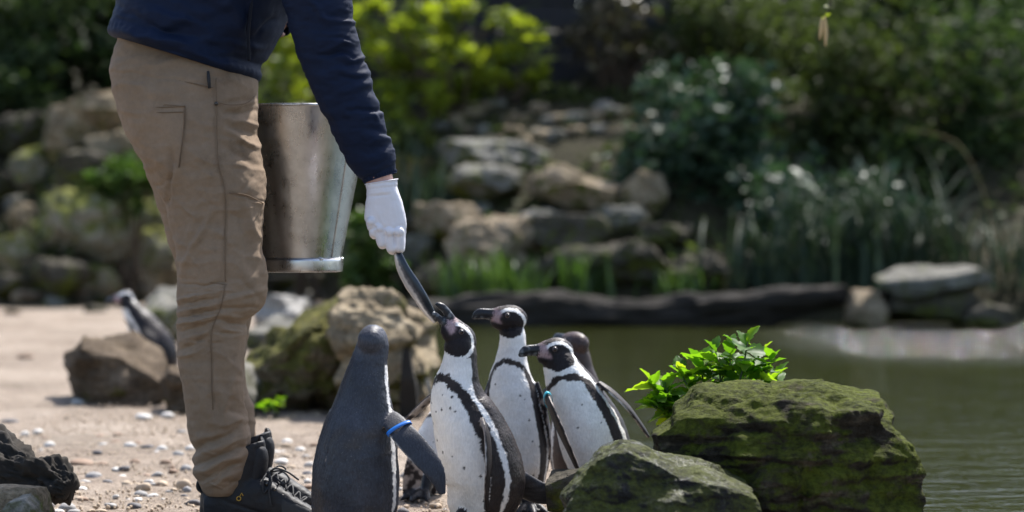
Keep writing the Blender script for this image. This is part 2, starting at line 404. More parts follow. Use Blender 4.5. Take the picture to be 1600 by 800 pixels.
PEB = [plain('pebble_grey', (.24, .23, .22), .7, var=.3, scale=60, bmp=.15), plain('pebble_brown', (.22, .14, .09), .75, var=.3, scale=60, bmp=.15),
       plain('pebble_tan', (.40, .31, .22), .8, var=.25, scale=60, bmp=.15), plain('pebble_pale', (.52, .49, .45), .75, var=.15, scale=60, bmp=.15),
       plain('pebble_dark', (.075, .07, .075), .7, var=.3, scale=60, bmp=.15)]

# ------------------------------------------------------------------ ground and water
WATER_Z = -0.016
_SY = [2, 4, 5, 5.5, 6, 6.6, 8, 11, 15, 17, 60]; _SX = [2.6, 1.9, 1.0, .78, .55, .25, -.08, -.38, -.7, -1.0, -1.0]
def bank_y(x): return 15.9 + 4.4 * sstep(-0.5, -1.9, x) - .25 * np.sin(np.asarray(x) * 1.7) - sstep(-1.9, -3.0, x) * (1.1 + .9 * np.sin(np.asarray(x) * 2.9))
def height(x, y):
    x = np.asarray(x, float); y = np.asarray(y, float)
    xs = np.interp(y, _SY, _SX)
    h = -0.42 * sstep(-.25, .6, x - xs)
    t = y - bank_y(x)
    up = np.where(t > 0, np.minimum(.56 * t, 1.6 + .12 * (t - 2.85)), 0)
    h = h * (1 - sstep(-.3, .25, t)) + up
    return np.minimum(h, 8.0)
xs = np.concatenate([[-300, -120, -60, -30], np.linspace(-16, -2.2, 120), np.linspace(-2.15, 2.6, 180), np.linspace(2.7, 16, 110), [30, 60, 120, 300]])
ys = np.concatenate([[-200, -60, -15, -3, 1, 2.5], np.linspace(3.5, 8, 150), np.linspace(8.05, 28, 190), [34, 45, 80, 300]])
GX, GY = np.meshgrid(xs, ys); flat = np.stack([GX.ravel(), GY.ravel(), np.zeros(GX.size)], 1)
gz = height(GX.ravel(), GY.ravel())
near = (np.abs(flat[:, 0]) < 18) & (flat[:, 1] < 30) & (flat[:, 1] > 2)
gz[near] += .012 * fbm(flat[near] * 2.2, 4) + .004 * pn(flat[near] * 14)
Vg = np.stack([flat[:, 0], flat[:, 1], gz], 1)
nx, ny = len(xs), len(ys); ii = np.arange(nx * ny).reshape(ny, nx)
Qg = np.stack([ii[:-1, :-1], ii[:-1, 1:], ii[1:, 1:], ii[1:, :-1]], -1).reshape(-1, 4)
gm = fast_mesh('ground', Vg, Qg, True)
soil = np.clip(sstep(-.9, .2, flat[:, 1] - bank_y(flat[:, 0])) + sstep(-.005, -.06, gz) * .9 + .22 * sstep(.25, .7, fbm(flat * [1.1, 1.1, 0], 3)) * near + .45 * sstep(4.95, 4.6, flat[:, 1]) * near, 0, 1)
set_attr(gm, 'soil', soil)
tag(ob('ground', gm, MAT['ground']), kind='structure')
def gh(px, py):
    """where the ray through a pixel meets the ground"""
    Yr = np.arange(3.0, 40, .02); a = P(px, py, 1.0) - CAM; pr_ = CAM + np.outer(Yr, a)
    hit = np.where(pr_[:, 2] <= height(pr_[:, 0], pr_[:, 1]))[0]
    return pr_[hit[0]] if len(hit) else P(px, py, 25)
wy = np.linspace(4.2, 16.8, 60); wv = []
for y in wy: wv += [(float(np.interp(y, _SY, _SX)) - .13, y, WATER_Z), (16.0, y, WATER_Z)]
tag(ob('water', fast_mesh('water', wv, [(2 * i, 2 * i + 1, 2 * i + 3, 2 * i + 2) for i in range(59)], True), MAT['water']), kind='structure')

# ------------------------------------------------------------------ rocks
_ico = {}
def ico(level):
    if level not in _ico:
        bm = bmesh.new(); bmesh.ops.create_icosphere(bm, subdivisions=level, radius=1.0)
        _ico[level] = (np.array([v.co[:] for v in bm.verts]), np.array([[v.index for v in f.verts] for f in bm.faces])); bm.free()
    return _ico[level]
def clip(p, planes, passes=2):
    for _ in range(passes):
        for n, d in planes:
            e = p @ n - d
            p = p - np.maximum(e, 0)[:, None] * n
    return p
def rough_up(V, C, amp, seed, strata=0.0, fr=1.0):
    me_n = unit(V - C)
    q = V * fr + seed * 3.7
    d = amp * fbm(q * 5, 4, .5) + amp * .35 * fbm(q * 26, 3, .55) + amp * .16 * fbm(q * 70, 2, .6) - amp * .9 * np.maximum(0, .22 - np.abs(pn(q * 7 + 31))) / .22
    if strata:
        zz = np.stack([q[:, 0] * 2.2, q[:, 1] * 2.2, q[:, 2] * 17 + .6 * pn(q * 3)], 1)
        s = pn(zz); d += strata * np.clip(s * 3.2, -1, 1) * (.7 + .9 * pn(q * 2.2 + 9)) + strata * .5 * np.clip(pn(zz * [1.5, 1.5, 2.3] + 50) * 3, -1, 1)
    return V + me_n * d[:, None]
def random_rock(name, label, c, size, mat, seed, group=None, rz=None, level=4, amp=.06, ncut=11, cat='rock', dmin=.52):
    r = np.random.RandomState(seed); V, Q = ico(level); V = V.copy()
    pl = []
    for _ in range(ncut):
        n = unit(r.normal(size=3)); pl.append((n, r.uniform(dmin, .88)))
    pl.append((unit(np.array([r.uniform(-.2, .2), r.uniform(-.2, .2), 1])), r.uniform(.5, .75)))
    V = clip(V, pl, 1); V /= np.abs(V).max(0)
    V = V * np.asarray(size)
    a = r.uniform(-.5, .5) if rz is None else rz; ca, sa = math.cos(a), math.sin(a)
    V = V @ np.array([[ca, sa, 0], [-sa, ca, 0], [0, 0, 1]])
    V = rough_up(V, np.zeros(3), amp * min(size), seed, fr=.35 / max(size))
    o = ob(name, fast_mesh(name, V, Q, True), MAT[mat] if isinstance(mat, str) else mat, loc=c)
    return tag(o, label, cat, group)
def hull_rock(name, label, outline, Y, depth, mat, seed, level=6, amp=.012, strata=.008, tilt=.25, cat='rock', group=None, front=None, frq=1.0, extra=(), bulge=.25, rnd=0.0):
    """a rock whose outline seen from the front is the convex polygon given in pixels at depth Y"""
    pts = np.array([P(x, y, Y) for x, y in outline]); C = pts.mean(0); r = np.random.RandomState(seed)
    X = pts[:, [0, 2]]; area = np.sum(X[:, 0] * np.roll(X[:, 1], -1) - np.roll(X[:, 0], -1) * X[:, 1])
    if area < 0: pts = pts[::-1]
    pl = []
    for i in range(len(pts)):
        a = pts[i]; b = pts[(i + 1) % len(pts)]; e = b - a
        if np.linalg.norm(e) < 1e-4: continue
        n = unit(np.array([e[2], 0, -e[0]])); n = unit(n + np.array([0, r.uniform(-tilt, tilt), 0]))
        pl.append((n, np.dot(n, (a + b) / 2 - C) - amp * .28 - strata * .25))
    fr = front or [((-.15, -1, .35), .48 * depth), ((.35, -1, .1), .5 * depth), ((-.1, -1, -.25), .5 * depth)]
    for n, d in fr: pl.append((unit(np.array(n, float)), d))
    for n, d in (((.2, 1, .3), .5 * depth), ((-.3, 1, .1), .5 * depth)): pl.append((unit(np.array(n, float)), d))
    for n, d in extra: pl.append((unit(np.array(n, float)), d))
    V, Q = ico(level); ext = np.abs(pts - C).max(0) + [0, depth / 2, 0]
    V = V * (ext * 1.45)
    E_ = V / 1.45 * .98; V = clip(V, pl, 3); V = V * (1 - rnd) + E_ * rnd
    V = rough_up(V + C, C, amp, seed, strata, frq) - C
    o = ob(name, fast_mesh(name, V, Q, True), MAT[mat], loc=C)
    return tag(o, label, cat, group)

# foreground right
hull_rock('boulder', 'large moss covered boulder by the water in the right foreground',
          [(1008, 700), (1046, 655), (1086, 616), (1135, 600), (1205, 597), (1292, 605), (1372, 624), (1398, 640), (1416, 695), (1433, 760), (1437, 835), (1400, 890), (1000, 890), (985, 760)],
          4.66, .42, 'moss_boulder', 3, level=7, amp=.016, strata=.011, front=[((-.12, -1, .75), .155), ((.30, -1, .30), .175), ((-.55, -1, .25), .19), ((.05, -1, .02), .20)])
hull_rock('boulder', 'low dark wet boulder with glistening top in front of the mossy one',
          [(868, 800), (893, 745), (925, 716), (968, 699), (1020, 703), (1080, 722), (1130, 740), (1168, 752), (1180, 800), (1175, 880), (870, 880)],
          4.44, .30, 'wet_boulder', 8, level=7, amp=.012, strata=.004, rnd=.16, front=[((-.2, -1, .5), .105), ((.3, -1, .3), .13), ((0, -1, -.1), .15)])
hull_rock('stone', 'small dark flat-topped stone wedged behind the low wet boulder', [(856, 742), (872, 735), (905, 734), (915, 745), (915, 800), (858, 800)], 5.0, .12, 'dark_rock', 12, level=5, amp=.004, strata=0)
hull_rock('stone', 'small pale stone lying on the ledge of the mossy boulder', [(1068, 625), (1078, 616), (1090, 612), (1100, 616), (1102, 630), (1075, 640)], 4.78, .05, 'pale_rock', 14, level=4, amp=.002, strata=0)
# the two rocks behind the penguins
hull_rock('rock', 'mossy wedge shaped rock leaning on the tan block behind the legs',
          [(383, 600), (384, 560), (430, 520), (490, 480), (522, 470), (545, 500), (560, 620), (520, 645), (400, 648)], 8.3, .5, 'mossy_rock', 21, level=6, amp=.05, strata=.02, frq=.5)
hull_rock('rock', 'big sunlit tan block of rock behind the penguins',
          [(515, 520), (523, 470), (545, 458), (600, 453), (650, 462), (676, 490), (684, 560), (672, 625), (640, 655), (530, 655)], 8.15, .55, 'sandstone_clean', 23, level=6, amp=.045, strata=.022, frq=.5)
hull_rock('post_stump', 'thin dark weathered stump standing before the tan block', [(628, 540), (634, 534), (641, 545), (652, 600), (655, 655), (622, 670), (626, 590)], 7.85, .06, 'wood', 25, level=5, amp=.006, strata=0, cat='stump')
random_rock('stone', 'white stone beside the tan block near the water', P(660, 610, 8.0) + np.array([0,0,0.0]), (.035, .04, .05), 'pale_rock', 26)
# left middle ground
hull_rock('rock', 'broad brown rock with mossy left shoulder in the middle of the sand',
          [(92, 575), (118, 532), (150, 518), (205, 530), (262, 572), (262, 615), (235, 632), (112, 632), (104, 600)], 8.7, .5, 'brown_rock', 31, level=5, amp=.03, strata=.014, frq=.5)
hull_rock('rock', 'small brown rock half hidden behind the tan trousers', [(246, 590), (258, 572), (290, 568), (330, 585), (345, 640), (262, 648), (250, 620)], 8.25, .35, 'brown_rock', 33, level=5, amp=.03, frq=.5)
hull_rock('rock', 'leaning mossy rock showing in front of the trouser shin', [(340, 590), (365, 560), (392, 575), (408, 610), (402, 645), (345, 655)], 8.05, .3, 'grey_rock', 35, level=5, amp=.02, frq=.5)
hull_rock('rock', 'pale white-topped rock just right of the trouser knee', [(392, 500), (400, 470), (430, 458), (462, 462), (476, 480), (470, 505), (400, 525)], 13.2, .5, 'pale_rock', 37, level=5, amp=.03, frq=.4)
hull_rock('rock', 'dark rock lying under the pale white-topped one', [(380, 520), (400, 500), (470, 500), (500, 520), (480, 545), (390, 552)], 12.2, .5, 'grey_rock', 39, level=5, amp=.03, frq=.4)
hull_rock('rock', 'low greenish rock left of the mossy wedge', [(215, 480), (240, 460), (290, 458), (300, 490), (285, 530), (225, 545)], 12.6, .5, 'grey_rock', 41, level=5, amp=.03, frq=.4)
# foreground left wood and stones
def log_mesh(path, rad, seed, m=40, n=70, amp=.12):
    K = crom(np.column_stack([path, rad]), n); R = []
    T = unit(np.gradient(K[:, :3], axis=0))
    for i in range(n):
        x = unit(np.cross([0, 0, 1.0], T[i])); y = np.cross(T[i], x); th = np.linspace(0, 2 * np.pi, m, endpoint=False)
        k = 1 + amp * fbm(np.column_stack([np.cos(th) * 1.6, np.sin(th) * 1.6, np.full(m, i * .03)]) + seed, 4) + amp * .5 * pn(np.column_stack([np.cos(th) * 7, np.sin(th) * 7, np.full(m, i * .04)]) + seed) + amp * .22 * fbm(np.column_stack([np.cos(th) * 13, np.sin(th) * 13, np.full(m, i * .07)]) + seed, 2)
        R.append(K[i, :3] + (K[i, 3] * k)[:, None] * (np.cos(th)[:, None] * x + np.sin(th)[:, None] * y))
    return Geo().rings(R)
def log(name, label, path, rad, seed, mat='wood', **kw):
    g = log_mesh(path, rad, seed, **kw); c = np.mean(path, axis=0)
    return tag(ob(name, g.mesh(name, about=c), MAT[mat], loc=c), label, 'log')
log('log', 'dark rotten log end lying at the lower left edge', [P(-60, 690, 5.2), P(-10, 722, 5.1), P(40, 742, 5.05), P(85, 752, 5.02), P(112, 765, 5.0)], [.05, .055, .05, .045, .025], 4.2, amp=.5, m=90, n=140)
hull_rock('stone', 'flat cut grey stump piece at the lower left corner', [(-30, 762), (0, 757), (66, 760), (76, 800), (70, 850), (-30, 850)], 4.75, .12, 'sandstone', 51, level=5, amp=.004, strata=.003, cat='stone')
hull_rock('stone', 'rounded greenish stone leaning on the cut stump piece', [(5, 800), (22, 778), (45, 774), (62, 790), (70, 830), (0, 840)], 4.55, .1, 'grey_rock', 53, level=5, amp=.004, strata=0)

# pebbles: the large ones traced from the picture, the others strewn
peb = [(128, 723, 20, 8, 1), (147, 743, 14, 8, 0), (210, 722, 10, 7, 1), (194, 731, 11, 6, 4), (224, 760, 14, 10, 2), (245, 741, 11, 6, 0), (259, 722, 11, 8, 1), (287, 757, 13, 12, 2), (292, 765, 8, 7, 0),
       (104, 792, 16, 10, 0), (79, 787, 9, 7, 3), (88, 800, 14, 6, 3), (302, 785, 13, 8, 4), (340, 720, 12, 7, 3), (180, 691, 13, 5, 1), (152, 707, 9, 5, 4), (230, 698, 12, 6, 4), (278, 709, 11, 7, 0), (92, 727, 14, 8, 3),
       (205, 695, 14, 6, 3), (253, 701, 10, 7, 3), (297, 700, 8, 6, 3), (105, 745, 12, 5, 3), (190, 745, 10, 5, 3), (133, 752, 9, 5, 3), (124, 778, 8, 4, 2), (270, 765, 9, 4, 2), (215, 780, 8, 5, 3),
       (443, 696, 14, 4, 2), (470, 702, 9, 5, 3), (490, 695, 10, 4, 1), (440, 720, 13, 7, 3), (455, 730, 8, 6, 2), (480, 740, 11, 6, 4), (465, 768, 10, 7, 0), (483, 725, 9, 6, 3), (432, 706, 9, 5, 3),
       (122, 627, 12, 6, 3), (225, 650, 14, 7, 3), (262, 648, 12, 6, 3), (15, 660, 17, 5, 4), (40, 557, 14, 4, 1)]
V_, Q_ = ico(2); peb_mesh = []
for k in range(12):
    r = np.random.RandomState(100 + k); v = V_.copy()
    v = clip(v, [(unit(r.normal(size=3)), r.uniform(.62, .95)) for _ in range(6)], 1)
    v = v * (1 + .10 * pn(v * 1.3 + k * 5)[:, None])
    peb_mesh.append(fast_mesh('pebble', v, Q_, True))
rr = random.Random(11); peb_cache = {}
big_labels = {0: 'long brown stone on the sand behind the dark log', 9: 'smooth grey pebble touching the dark log end', 7: 'round tan pebble beside the boot heel', 12: 'dark wet pebble at the boot heel', 40: 'flat dark stone far left on the sand'}
def pebble(c, sx, sz, kind, label):
    j = rr.randrange(12)
    if (j, kind) not in peb_cache: peb_cache[(j, kind)] = peb_mesh[j].copy()
    me = peb_cache[(j, kind)]
    o = ob('pebble', me, PEB[kind], loc=(c[0], c[1], c[2] + sz * .35)); o.scale = (sx, sx * rr.uniform(.65, .95), sz); o.rotation_euler = (rr.uniform(-.15, .15), rr.uniform(-.15, .15), rr.uniform(-.4, .4))
    return tag(o, label, 'pebble', 'pebbles strewn on the sand')
for i, (x, y, w, h_, k) in enumerate(peb):
    c = gh(x, y + h_ * .6); s = c[1] / F
    pebble(c, w * s, max(h_ * s * 1.0, w * s * .4), k, big_labels.get(i, 'small rounded stone strewn on the sandy ground'))
for i in range(250):
    x = rr.uniform(20, 700) if i < 200 else rr.uniform(580, 900); y = 805 - 130 * rr.random() ** 1.1 if i < 200 else rr.uniform(730, 815)
    c = gh(x, y)
    if c[0] > np.interp(c[1], _SY, _SX) - .2: continue
    s = rr.choice([.006, .008, .010, .012, .015, .018]); pebble(c - np.array([0, 0, s * .12]), s, s * rr.uniform(.4, .7), rr.choice([0, 1, 2, 2, 3, 3, 4]), 'small rounded stone strewn on the sandy ground')
# fine gravel between them: nobody could count it
r = np.random.RandomState(5); n = 20000
gxy = np.column_stack([r.uniform(-1.6, 1.0, n), 4.2 + 4.3 * r.rand(n) ** 1.3]); keep = (gxy[:, 0] < np.interp(gxy[:, 1], _SY, _SX) - .1) & (fbm(np.column_stack([gxy * 2.0, np.zeros(n)]), 3) > -.25)
gxy = gxy[keep]; n = len(gxy); bv, bq = ico(1); s = (.0012 + .0050 * r.rand(n) ** 3)
R3 = r.uniform(.6, 1.2, (n, 1, 3)) * s[:, None, None]
gv = bv[None] * R3; gv[:, :, 0] += gxy[:, 0:1]; gv[:, :, 1] += gxy[:, 1:2]; gv[:, :, 2] += (height(gxy[:, 0], gxy[:, 1]) + s * .2 + .003)[:, None]
gq = (bq[None] + (np.arange(n) * len(bv))[:, None, None]).reshape(-1, 3)
gmesh = fast_mesh('gravel', gv.reshape(-1, 3), gq, True)
tag(ob('gravel', gmesh, PEB[2]), 'fine tan gravel scattered over the sand', 'gravel', kind='stuff')

# ------------------------------------------------------------------ the far bank: rocks, log, fence
log('log', 'long dark log lying along the far edge of the pond', [P(640, 500, 15.6), P(760, 500, 15.5), P(860, 494, 15.45), P(960, 500, 15.4), P(1080, 496, 15.4), P(1180, 486, 15.3), P(1250, 474, 15.3), P(1322, 460, 15.3)], [.12, .14, .155, .14, .13, .125, .085, .05], 9.1, 'wood', amp=.42, m=60, n=160)
log('log', 'broken dark log end jutting over the first log', [P(1090, 478, 15.25), P(1160, 474, 15.22), P(1240, 466, 15.2), P(1310, 458, 15.2)], [.03, .06, .07, .04], 5.3, 'wood', amp=.4)
hull_rock('rock', 'flat glinting rock slab capping the pond rocks on the right', [(1364, 436), (1392, 418), (1440, 413), (1520, 415), (1546, 430), (1540, 448), (1480, 462), (1390, 458)], 15.2, .6, 'grey_rock', 61, level=5, amp=.02, strata=.006, frq=.4)
hull_rock('rock', 'dark undercut rock carrying the flat glinting slab', [(1380, 456), (1440, 452), (1520, 455), (1530, 470), (1500, 500), (1420, 506), (1380, 500)], 15.25, .6, 'dark_rock', 62, level=5, amp=.03, frq=.4)
hull_rock('rock', 'rounded yellowish rock at the end of the long log', [(1322, 500), (1330, 462), (1350, 448), (1380, 452), (1392, 480), (1380, 512), (1340, 514)], 15.1, .4, 'sandstone', 63, level=5, amp=.03, frq=.4)
hull_rock('rock', 'low dark rock at the right end of the far waterline', [(1490, 500), (1500, 480), (1540, 472), (1580, 480), (1592, 500), (1570, 512), (1500, 512)], 15.0, .4, 'dark_rock', 64, level=5, amp=.03, frq=.4)
rb = random.Random(3)
far = [  # px, py (centre), width, height, material, label
    (765, 240, 150, 46, 'slab_rock', 'wide pale grey slab in the far rock pile'), (770, 285, 120, 56, 'grey_rock', 'grey block under the wide pale slab'),
    (872, 282, 92, 52, 'sandstone', 'tan slanted rock right of the grey block'), (925, 300, 120, 46, 'sandstone', 'long tan slab sloping down in the far rock pile'),
    (1006, 300, 66, 70, 'sandstone_clean', 'upright tan rock next to the evergreen bush'), (768, 382, 118, 92, 'sandstone', 'big square tan rock above the grass tufts'),
    (690, 345, 100, 60, 'sandstone', 'brown rock behind the gloved hand'), (885, 360, 120, 56, 'dark_rock', 'dark shaded rock at the middle of the far pile'),
    (960, 345, 90, 40, 'grey_rock', 'grey ledge over the dark hollow'), (850, 345, 80, 40, 'grey_rock', 'grey rock left of the dark hollow'), (640, 400, 90, 60, 'grey_rock', 'mossy grey rock below the gloved hand'),
    (1040, 365, 80, 40, 'dark_rock', 'dark brown rock beside the dark hollow'), (700, 430, 90, 50, 'dark_rock', 'dark rock at the left end of the long log'),
    (650, 280, 70, 60, 'mossy_rock', 'yellow mossy rock right of the jacket cuff'), (900, 410, 110, 60, 'dark_rock', 'black rock behind the right grass tuft'), (990, 410, 110, 70, 'dark_rock', 'black rock inside the dark hollow'),
    (1090, 420, 90, 60, 'dark_rock', 'dark rock at the foot of the evergreen bush'),
    (128, 352, 132, 104, 'pale_moss', 'big mossy boulder on the left bank'), (38, 340, 66, 44, 'sandstone_clean', 'tan rounded rock at the far left'), (30, 395, 80, 66, 'pale_moss', 'mossy rock low at the left edge'),
    (225, 335, 80, 50, 'pale_moss', 'mossy rock beside the bright green herb'), (215, 392, 110, 64, 'pale_moss', 'mossy rock right of the big mossy boulder'), (150, 437, 90, 60, 'pale_moss', 'triangular mossy rock at the edge of the sand'),
    (95, 430, 90, 50, 'dark_rock', 'dark rock under the big mossy boulder'), (245, 430, 80, 50, 'sandstone_clean', 'tan rock close to the trouser leg'), (30, 445, 100, 40, 'dark_rock', 'dark low rock where the sand ends'),
    (110, 195, 90, 70, 'sandstone_clean', 'upper tan rock on the left bank'), (165, 175, 100, 60, 'sandstone_clean', 'uppermost tan rock near the jacket'), (185, 235, 80, 70, 'sandstone_clean', 'tan rock close behind the trouser seat'),
    (60, 260, 90, 60, 'pale_moss', 'mossy rock high on the left bank'), (130, 265, 80, 60, 'dark_rock', 'dark rock between the tan rocks'), (40, 210, 90, 60, 'dark_rock', 'dark rock at the upper left edge'), (15, 290, 70, 50, 'dark_rock', 'dark rock at the left edge of the picture'),
    (560, 400, 80, 50, 'grey_rock', 'grey rock right of the bucket foot'), (600, 440, 110, 40, 'dark_rock', 'dark rock above the tan block'), (470, 440, 110, 36, 'dark_rock', 'dark rock below the bucket'), (445, 470, 60, 40, 'dark_rock', 'dark rock behind the white-topped rock'),
    (500, 470, 90, 40, 'grey_rock', 'grey rock between bucket and tan block')]
for i, (x, y, w, h_, mt, lb) in enumerate(far):
    c = gh(x, min(y + h_ * .5, 455)); k = c[1] / F
    c = P(x, y, c[1]); random_rock('rock', lb, c, (w * k * .62, max(w, h_) * k * .5, h_ * k * .64), mt, 200 + i, level=5, amp=.14, ncut=13, dmin=.55)
for i in range(30):      # the wall of small stones on top of the pile
    x = 690 + (i % 15) * 21 + rb.uniform(-8, 8); y = (165 if i < 15 else 198) + rb.uniform(-14, 12)
    c = gh(x, y + 14); k = c[1] / F
    random_rock('stone', 'one of the small stones stacked on top of the far rock pile', c, (rb.uniform(13, 24) * k, 20 * k, rb.uniform(10, 17) * k), rb.choice(['sandstone', 'sandstone_clean', 'grey_rock', 'sandstone']), 300 + i, 'stones stacked on the far pile', level=3, amp=.1)
for i in range(26):      # stones where the sand ends
    x = rb.uniform(-20, 290) if i < 18 else rb.uniform(400, 560); c = gh(x, rb.uniform(452, 492)); k = c[1] / F; s_ = rb.uniform(9, 24)
    random_rock('stone', 'stone lying along the far edge of the sand', c, (s_ * k, s_ * k, s_ * k * rb.uniform(.5, .9)), rb.choice(['brown_rock', 'grey_rock', 'dark_rock', 'mossy_rock', 'sandstone']), 460 + i, 'stones along the far edge of the sand', level=3, amp=.1)
for i in range(44):      # rubble of the banks
    left = i < 20
    x = rb.uniform(-20, 300) if left else rb.uniform(560, 1120); y = rb.uniform(230, 455) if left else rb.uniform(240, 445)
    c = gh(x, y); k = c[1] / F; s_ = rb.uniform(14, 30)
    random_rock('stone', 'rough stone lying among the rocks of the left bank' if left else 'rough stone lying among the rocks of the far pile', c, (s_ * k, s_ * k, s_ * k * .7), rb.choice(['sandstone', 'grey_rock', 'dark_rock', 'mossy_rock']), 400 + i, 'rubble on the left bank' if left else 'rubble in the far pile', level=3, amp=.1)
# dark boarded fence behind the pile
fY = 20.0; fl = P(560, 0, fY)[0]; fr_ = P(1180, 0, fY)[0]; fz0 = 1.35
fence = empty('board_fence', ((fl + fr_) / 2, fY, fz0), 'dark weathered board fence behind the far rock pile', 'fence')
g = Geo().box((0, 0, 0), ((fr_ - fl) / 2, .015, .105)); bm_board = g.mesh('board', False)
for i in range(12):
    o = ob('board', bm_board, MAT['fence'], fence); o.location = (0, (i % 2) * .02, .15 + i * .235)
for i in range(6):
    ob('post', Geo().box((0, 0, 0), (.05, .05, 1.55)).mesh('post', False), MAT['fence'], fence, ((fl - fr_) / 2 + i * (fr_ - fl) / 5, .09, 1.3))
pp = P(563, 60, 21); log('tree_trunk', 'thin rusty red trunk seen just right of the sleeve', [(pp[0], 21, 1.0), (pp[0] + .02, 21, 2.2), (pp[0] - .03, 21, 3.6), (pp[0], 21, 5)], [.045, .04, .035, .03], 2.0, 'rust')

# ------------------------------------------------------------------ plants
def leaf_cloud_mesh(name, C, n, size, rs, squash=.6, up=.3, aspect=.55, fold=.25):
    """leaves (two bent quads each) at the points C"""
    d = rs.normal(size=(n, 3)); d[:, 2] = d[:, 2] * squash + up * .3; d = unit(d)
    nr = unit(rs.normal(size=(n, 3)) * .7 + [0, -.15, .8]); sd = unit(np.cross(d, nr)); nr = np.cross(sd, d)
    L = size * rs.uniform(.55, 1.25, n)[:, None]; W = L * aspect * .5
    base = C; tip = C + d * L; m = C + d * L * .5 - nr * fold * W
    a = C + d * L * .45 + sd * W + nr * fold * W; b = C + d * L * .45 - sd * W + nr * fold * W
    V = np.stack([base, a, tip, b, m], 1).reshape(-1, 3)
    o = (np.arange(n) * 5)[:, None]
    Q = np.concatenate([o + np.array([[0, 1, 4]]), o + np.array([[1, 2, 4]]), o + np.array([[2, 3, 4]]), o + np.array([[3, 0, 4]])], 0)
    me = fast_mesh(name, V, Q); set_attr(me, 'tint', np.repeat(rs.rand(n) * .999, 5)); return me
def crown_points(rs, n, R, clumps, shell=.55, cr_=(.14, .34)):
    cc = unit(rs.normal(size=(clumps, 3))) * (rs.uniform(shell, 1.0, (clumps, 1))); cr = rs.uniform(cr_[0], cr_[1], clumps)
    k = rs.randint(0, clumps, n); p = cc[k] + unit(rs.normal(size=(n, 3))) * (rs.rand(n, 1) ** .45) * cr[k][:, None]
    return p * np.asarray(R), cc * np.asarray(R)
def shrub(name, label, c, R, n, size, mat, seed, clumps=40, cat='shrub', group=None, stems=9, bark='bark', shell=.45, root=None, aspect=.55, fold=.25, squash=.6, cr_=(.14, .34)):
    rs = np.random.RandomState(seed); base = np.array([c[0], c[1] + .05, float(height(c[0], c[1])) - .05]) if root is None else np.asarray(root, float)
    e = empty(name, base, label, cat, group); pts, cc = crown_points(rs, n, R, clumps, shell, cr_)
    child('crown', leaf_cloud_mesh('crown', pts + c, n, size, rs, aspect=aspect, fold=fold, squash=squash), MAT[mat], e)
    g = Geo()
    for k in range(stems):
        t = cc[k % len(cc)] + c; q = rs.normal(size=3) * .12 * np.asarray(R)
        path = crom([base + rs.normal(size=3) * [.06, .06, 0], base * .55 + t * .45 + q, t], 9)
        g.tube(path, np.linspace(.03, .006, 9) * (np.max(R) ** .5), 6)
    child('trunk', g.mesh('trunk'), MAT[bark], e)
    return e
def SH(px, py, w, h_, Y, *a, depth=None, **kw):
    """shrub covering an area of the picture, standing at depth Y"""
    c = P(px, py, Y); k = Y / F
    return c, (w * k / 2, depth or w * k / 2.4, h_ * k / 2)
def plant(name, label, px, py, w, h_, Y, n, size, mat, seed, depth=None, **kw):
    c, R = SH(px, py, w, h_, Y, depth=depth); return shrub(name, label, c, R, n, size, mat, seed, **kw)
plant('evergreen_bush', 'glossy dark evergreen bush at the middle of the far bank', 1110, 290, 330, 350, 17.6, 8500, .12, 'leaf_glossy', 1, clumps=110, shell=.3)
plant('evergreen_bush', 'low glossy ivy spilling to the water at the right', 1250, 370, 360, 220, 17.2, 4600, .11, 'leaf_glossy', 2, clumps=70, shell=.3)
plant('leafy_shrub', 'tall olive green shrub at the upper right', 1330, 150, 340, 420, 18.6, 6500, .085, 'leaf_olive', 3, clumps=110, shell=.2)
plant('leafy_shrub', 'dense dark shrub filling the right edge', 1520, 200, 340, 480, 18.4, 7500, .085, 'leaf_dark', 4, clumps=120, shell=.2)
plant('leafy_shrub', 'olive shrub behind the reeds on the right', 1450, 330, 260, 240, 17.8, 2800, .10, 'leaf_dark', 5, clumps=50, shell=.2)
plant('leafy_shrub', 'pale green shrub above the evergreen bush', 1130, 60, 320, 240, 19.4, 4000, .08, 'leaf_olive', 6, clumps=60, shell=.2)
plant('bare_shrub', 'brown twiggy shrub before the board fence', 960, 60, 260, 200, 19.3, 900, .09, 'leaf_brown', 7, clumps=40, shell=.2, stems=34)
plant('spring_shrub', 'yellow green spring shrub to the right of the sleeve', 690, 60, 340, 230, 19.0, 1500, .12, 'leaf_lime', 8, clumps=44, shell=.3, stems=22, cr_=(.06, .17))
plant('spring_shrub', 'bright lime shrub just behind the forearm', 620, 165, 180, 160, 18.8, 800, .11, 'leaf_lime', 9, clumps=26, shell=.3, cr_=(.10, .24))
plant('spring_shrub', 'lime bush seen between sleeve and jacket', 470, 110, 220, 200, 19.6, 1000, .11, 'leaf_lime', 10, clumps=36, shell=.3, cr_=(.10, .24))
plant('spring_shrub', 'small lime shrub branch over the stacked stones', 800, 110, 160, 80, 19.0, 500, .12, 'leaf_lime', 11, clumps=16, shell=.3)
plant('green_bush', 'soft green bush below the bright lime shrub', 610, 270, 210, 190, 18.4, 1900, .13, 'leaf_olive', 12, clumps=40, shell=.3)
plant('green_bush', 'green herb growth right of the bucket', 575, 400, 120, 130, 16.8, 1100, .10, 'leaf_grass', 13, clumps=26, shell=.3)
plant('green_herb', 'bright green leafy herb beside the trouser thigh', 205, 285, 120, 84, 19.2, 1100, .11, 'leaf_grass', 14, clumps=24, shell=.3)
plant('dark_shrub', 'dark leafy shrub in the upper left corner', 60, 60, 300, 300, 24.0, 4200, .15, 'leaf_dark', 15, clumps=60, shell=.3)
plant('dark_shrub', 'dark shrub behind the jacket back', 210, 40, 240, 260, 24.6, 3000, .14, 'leaf_dark', 16, clumps=50, shell=.3)
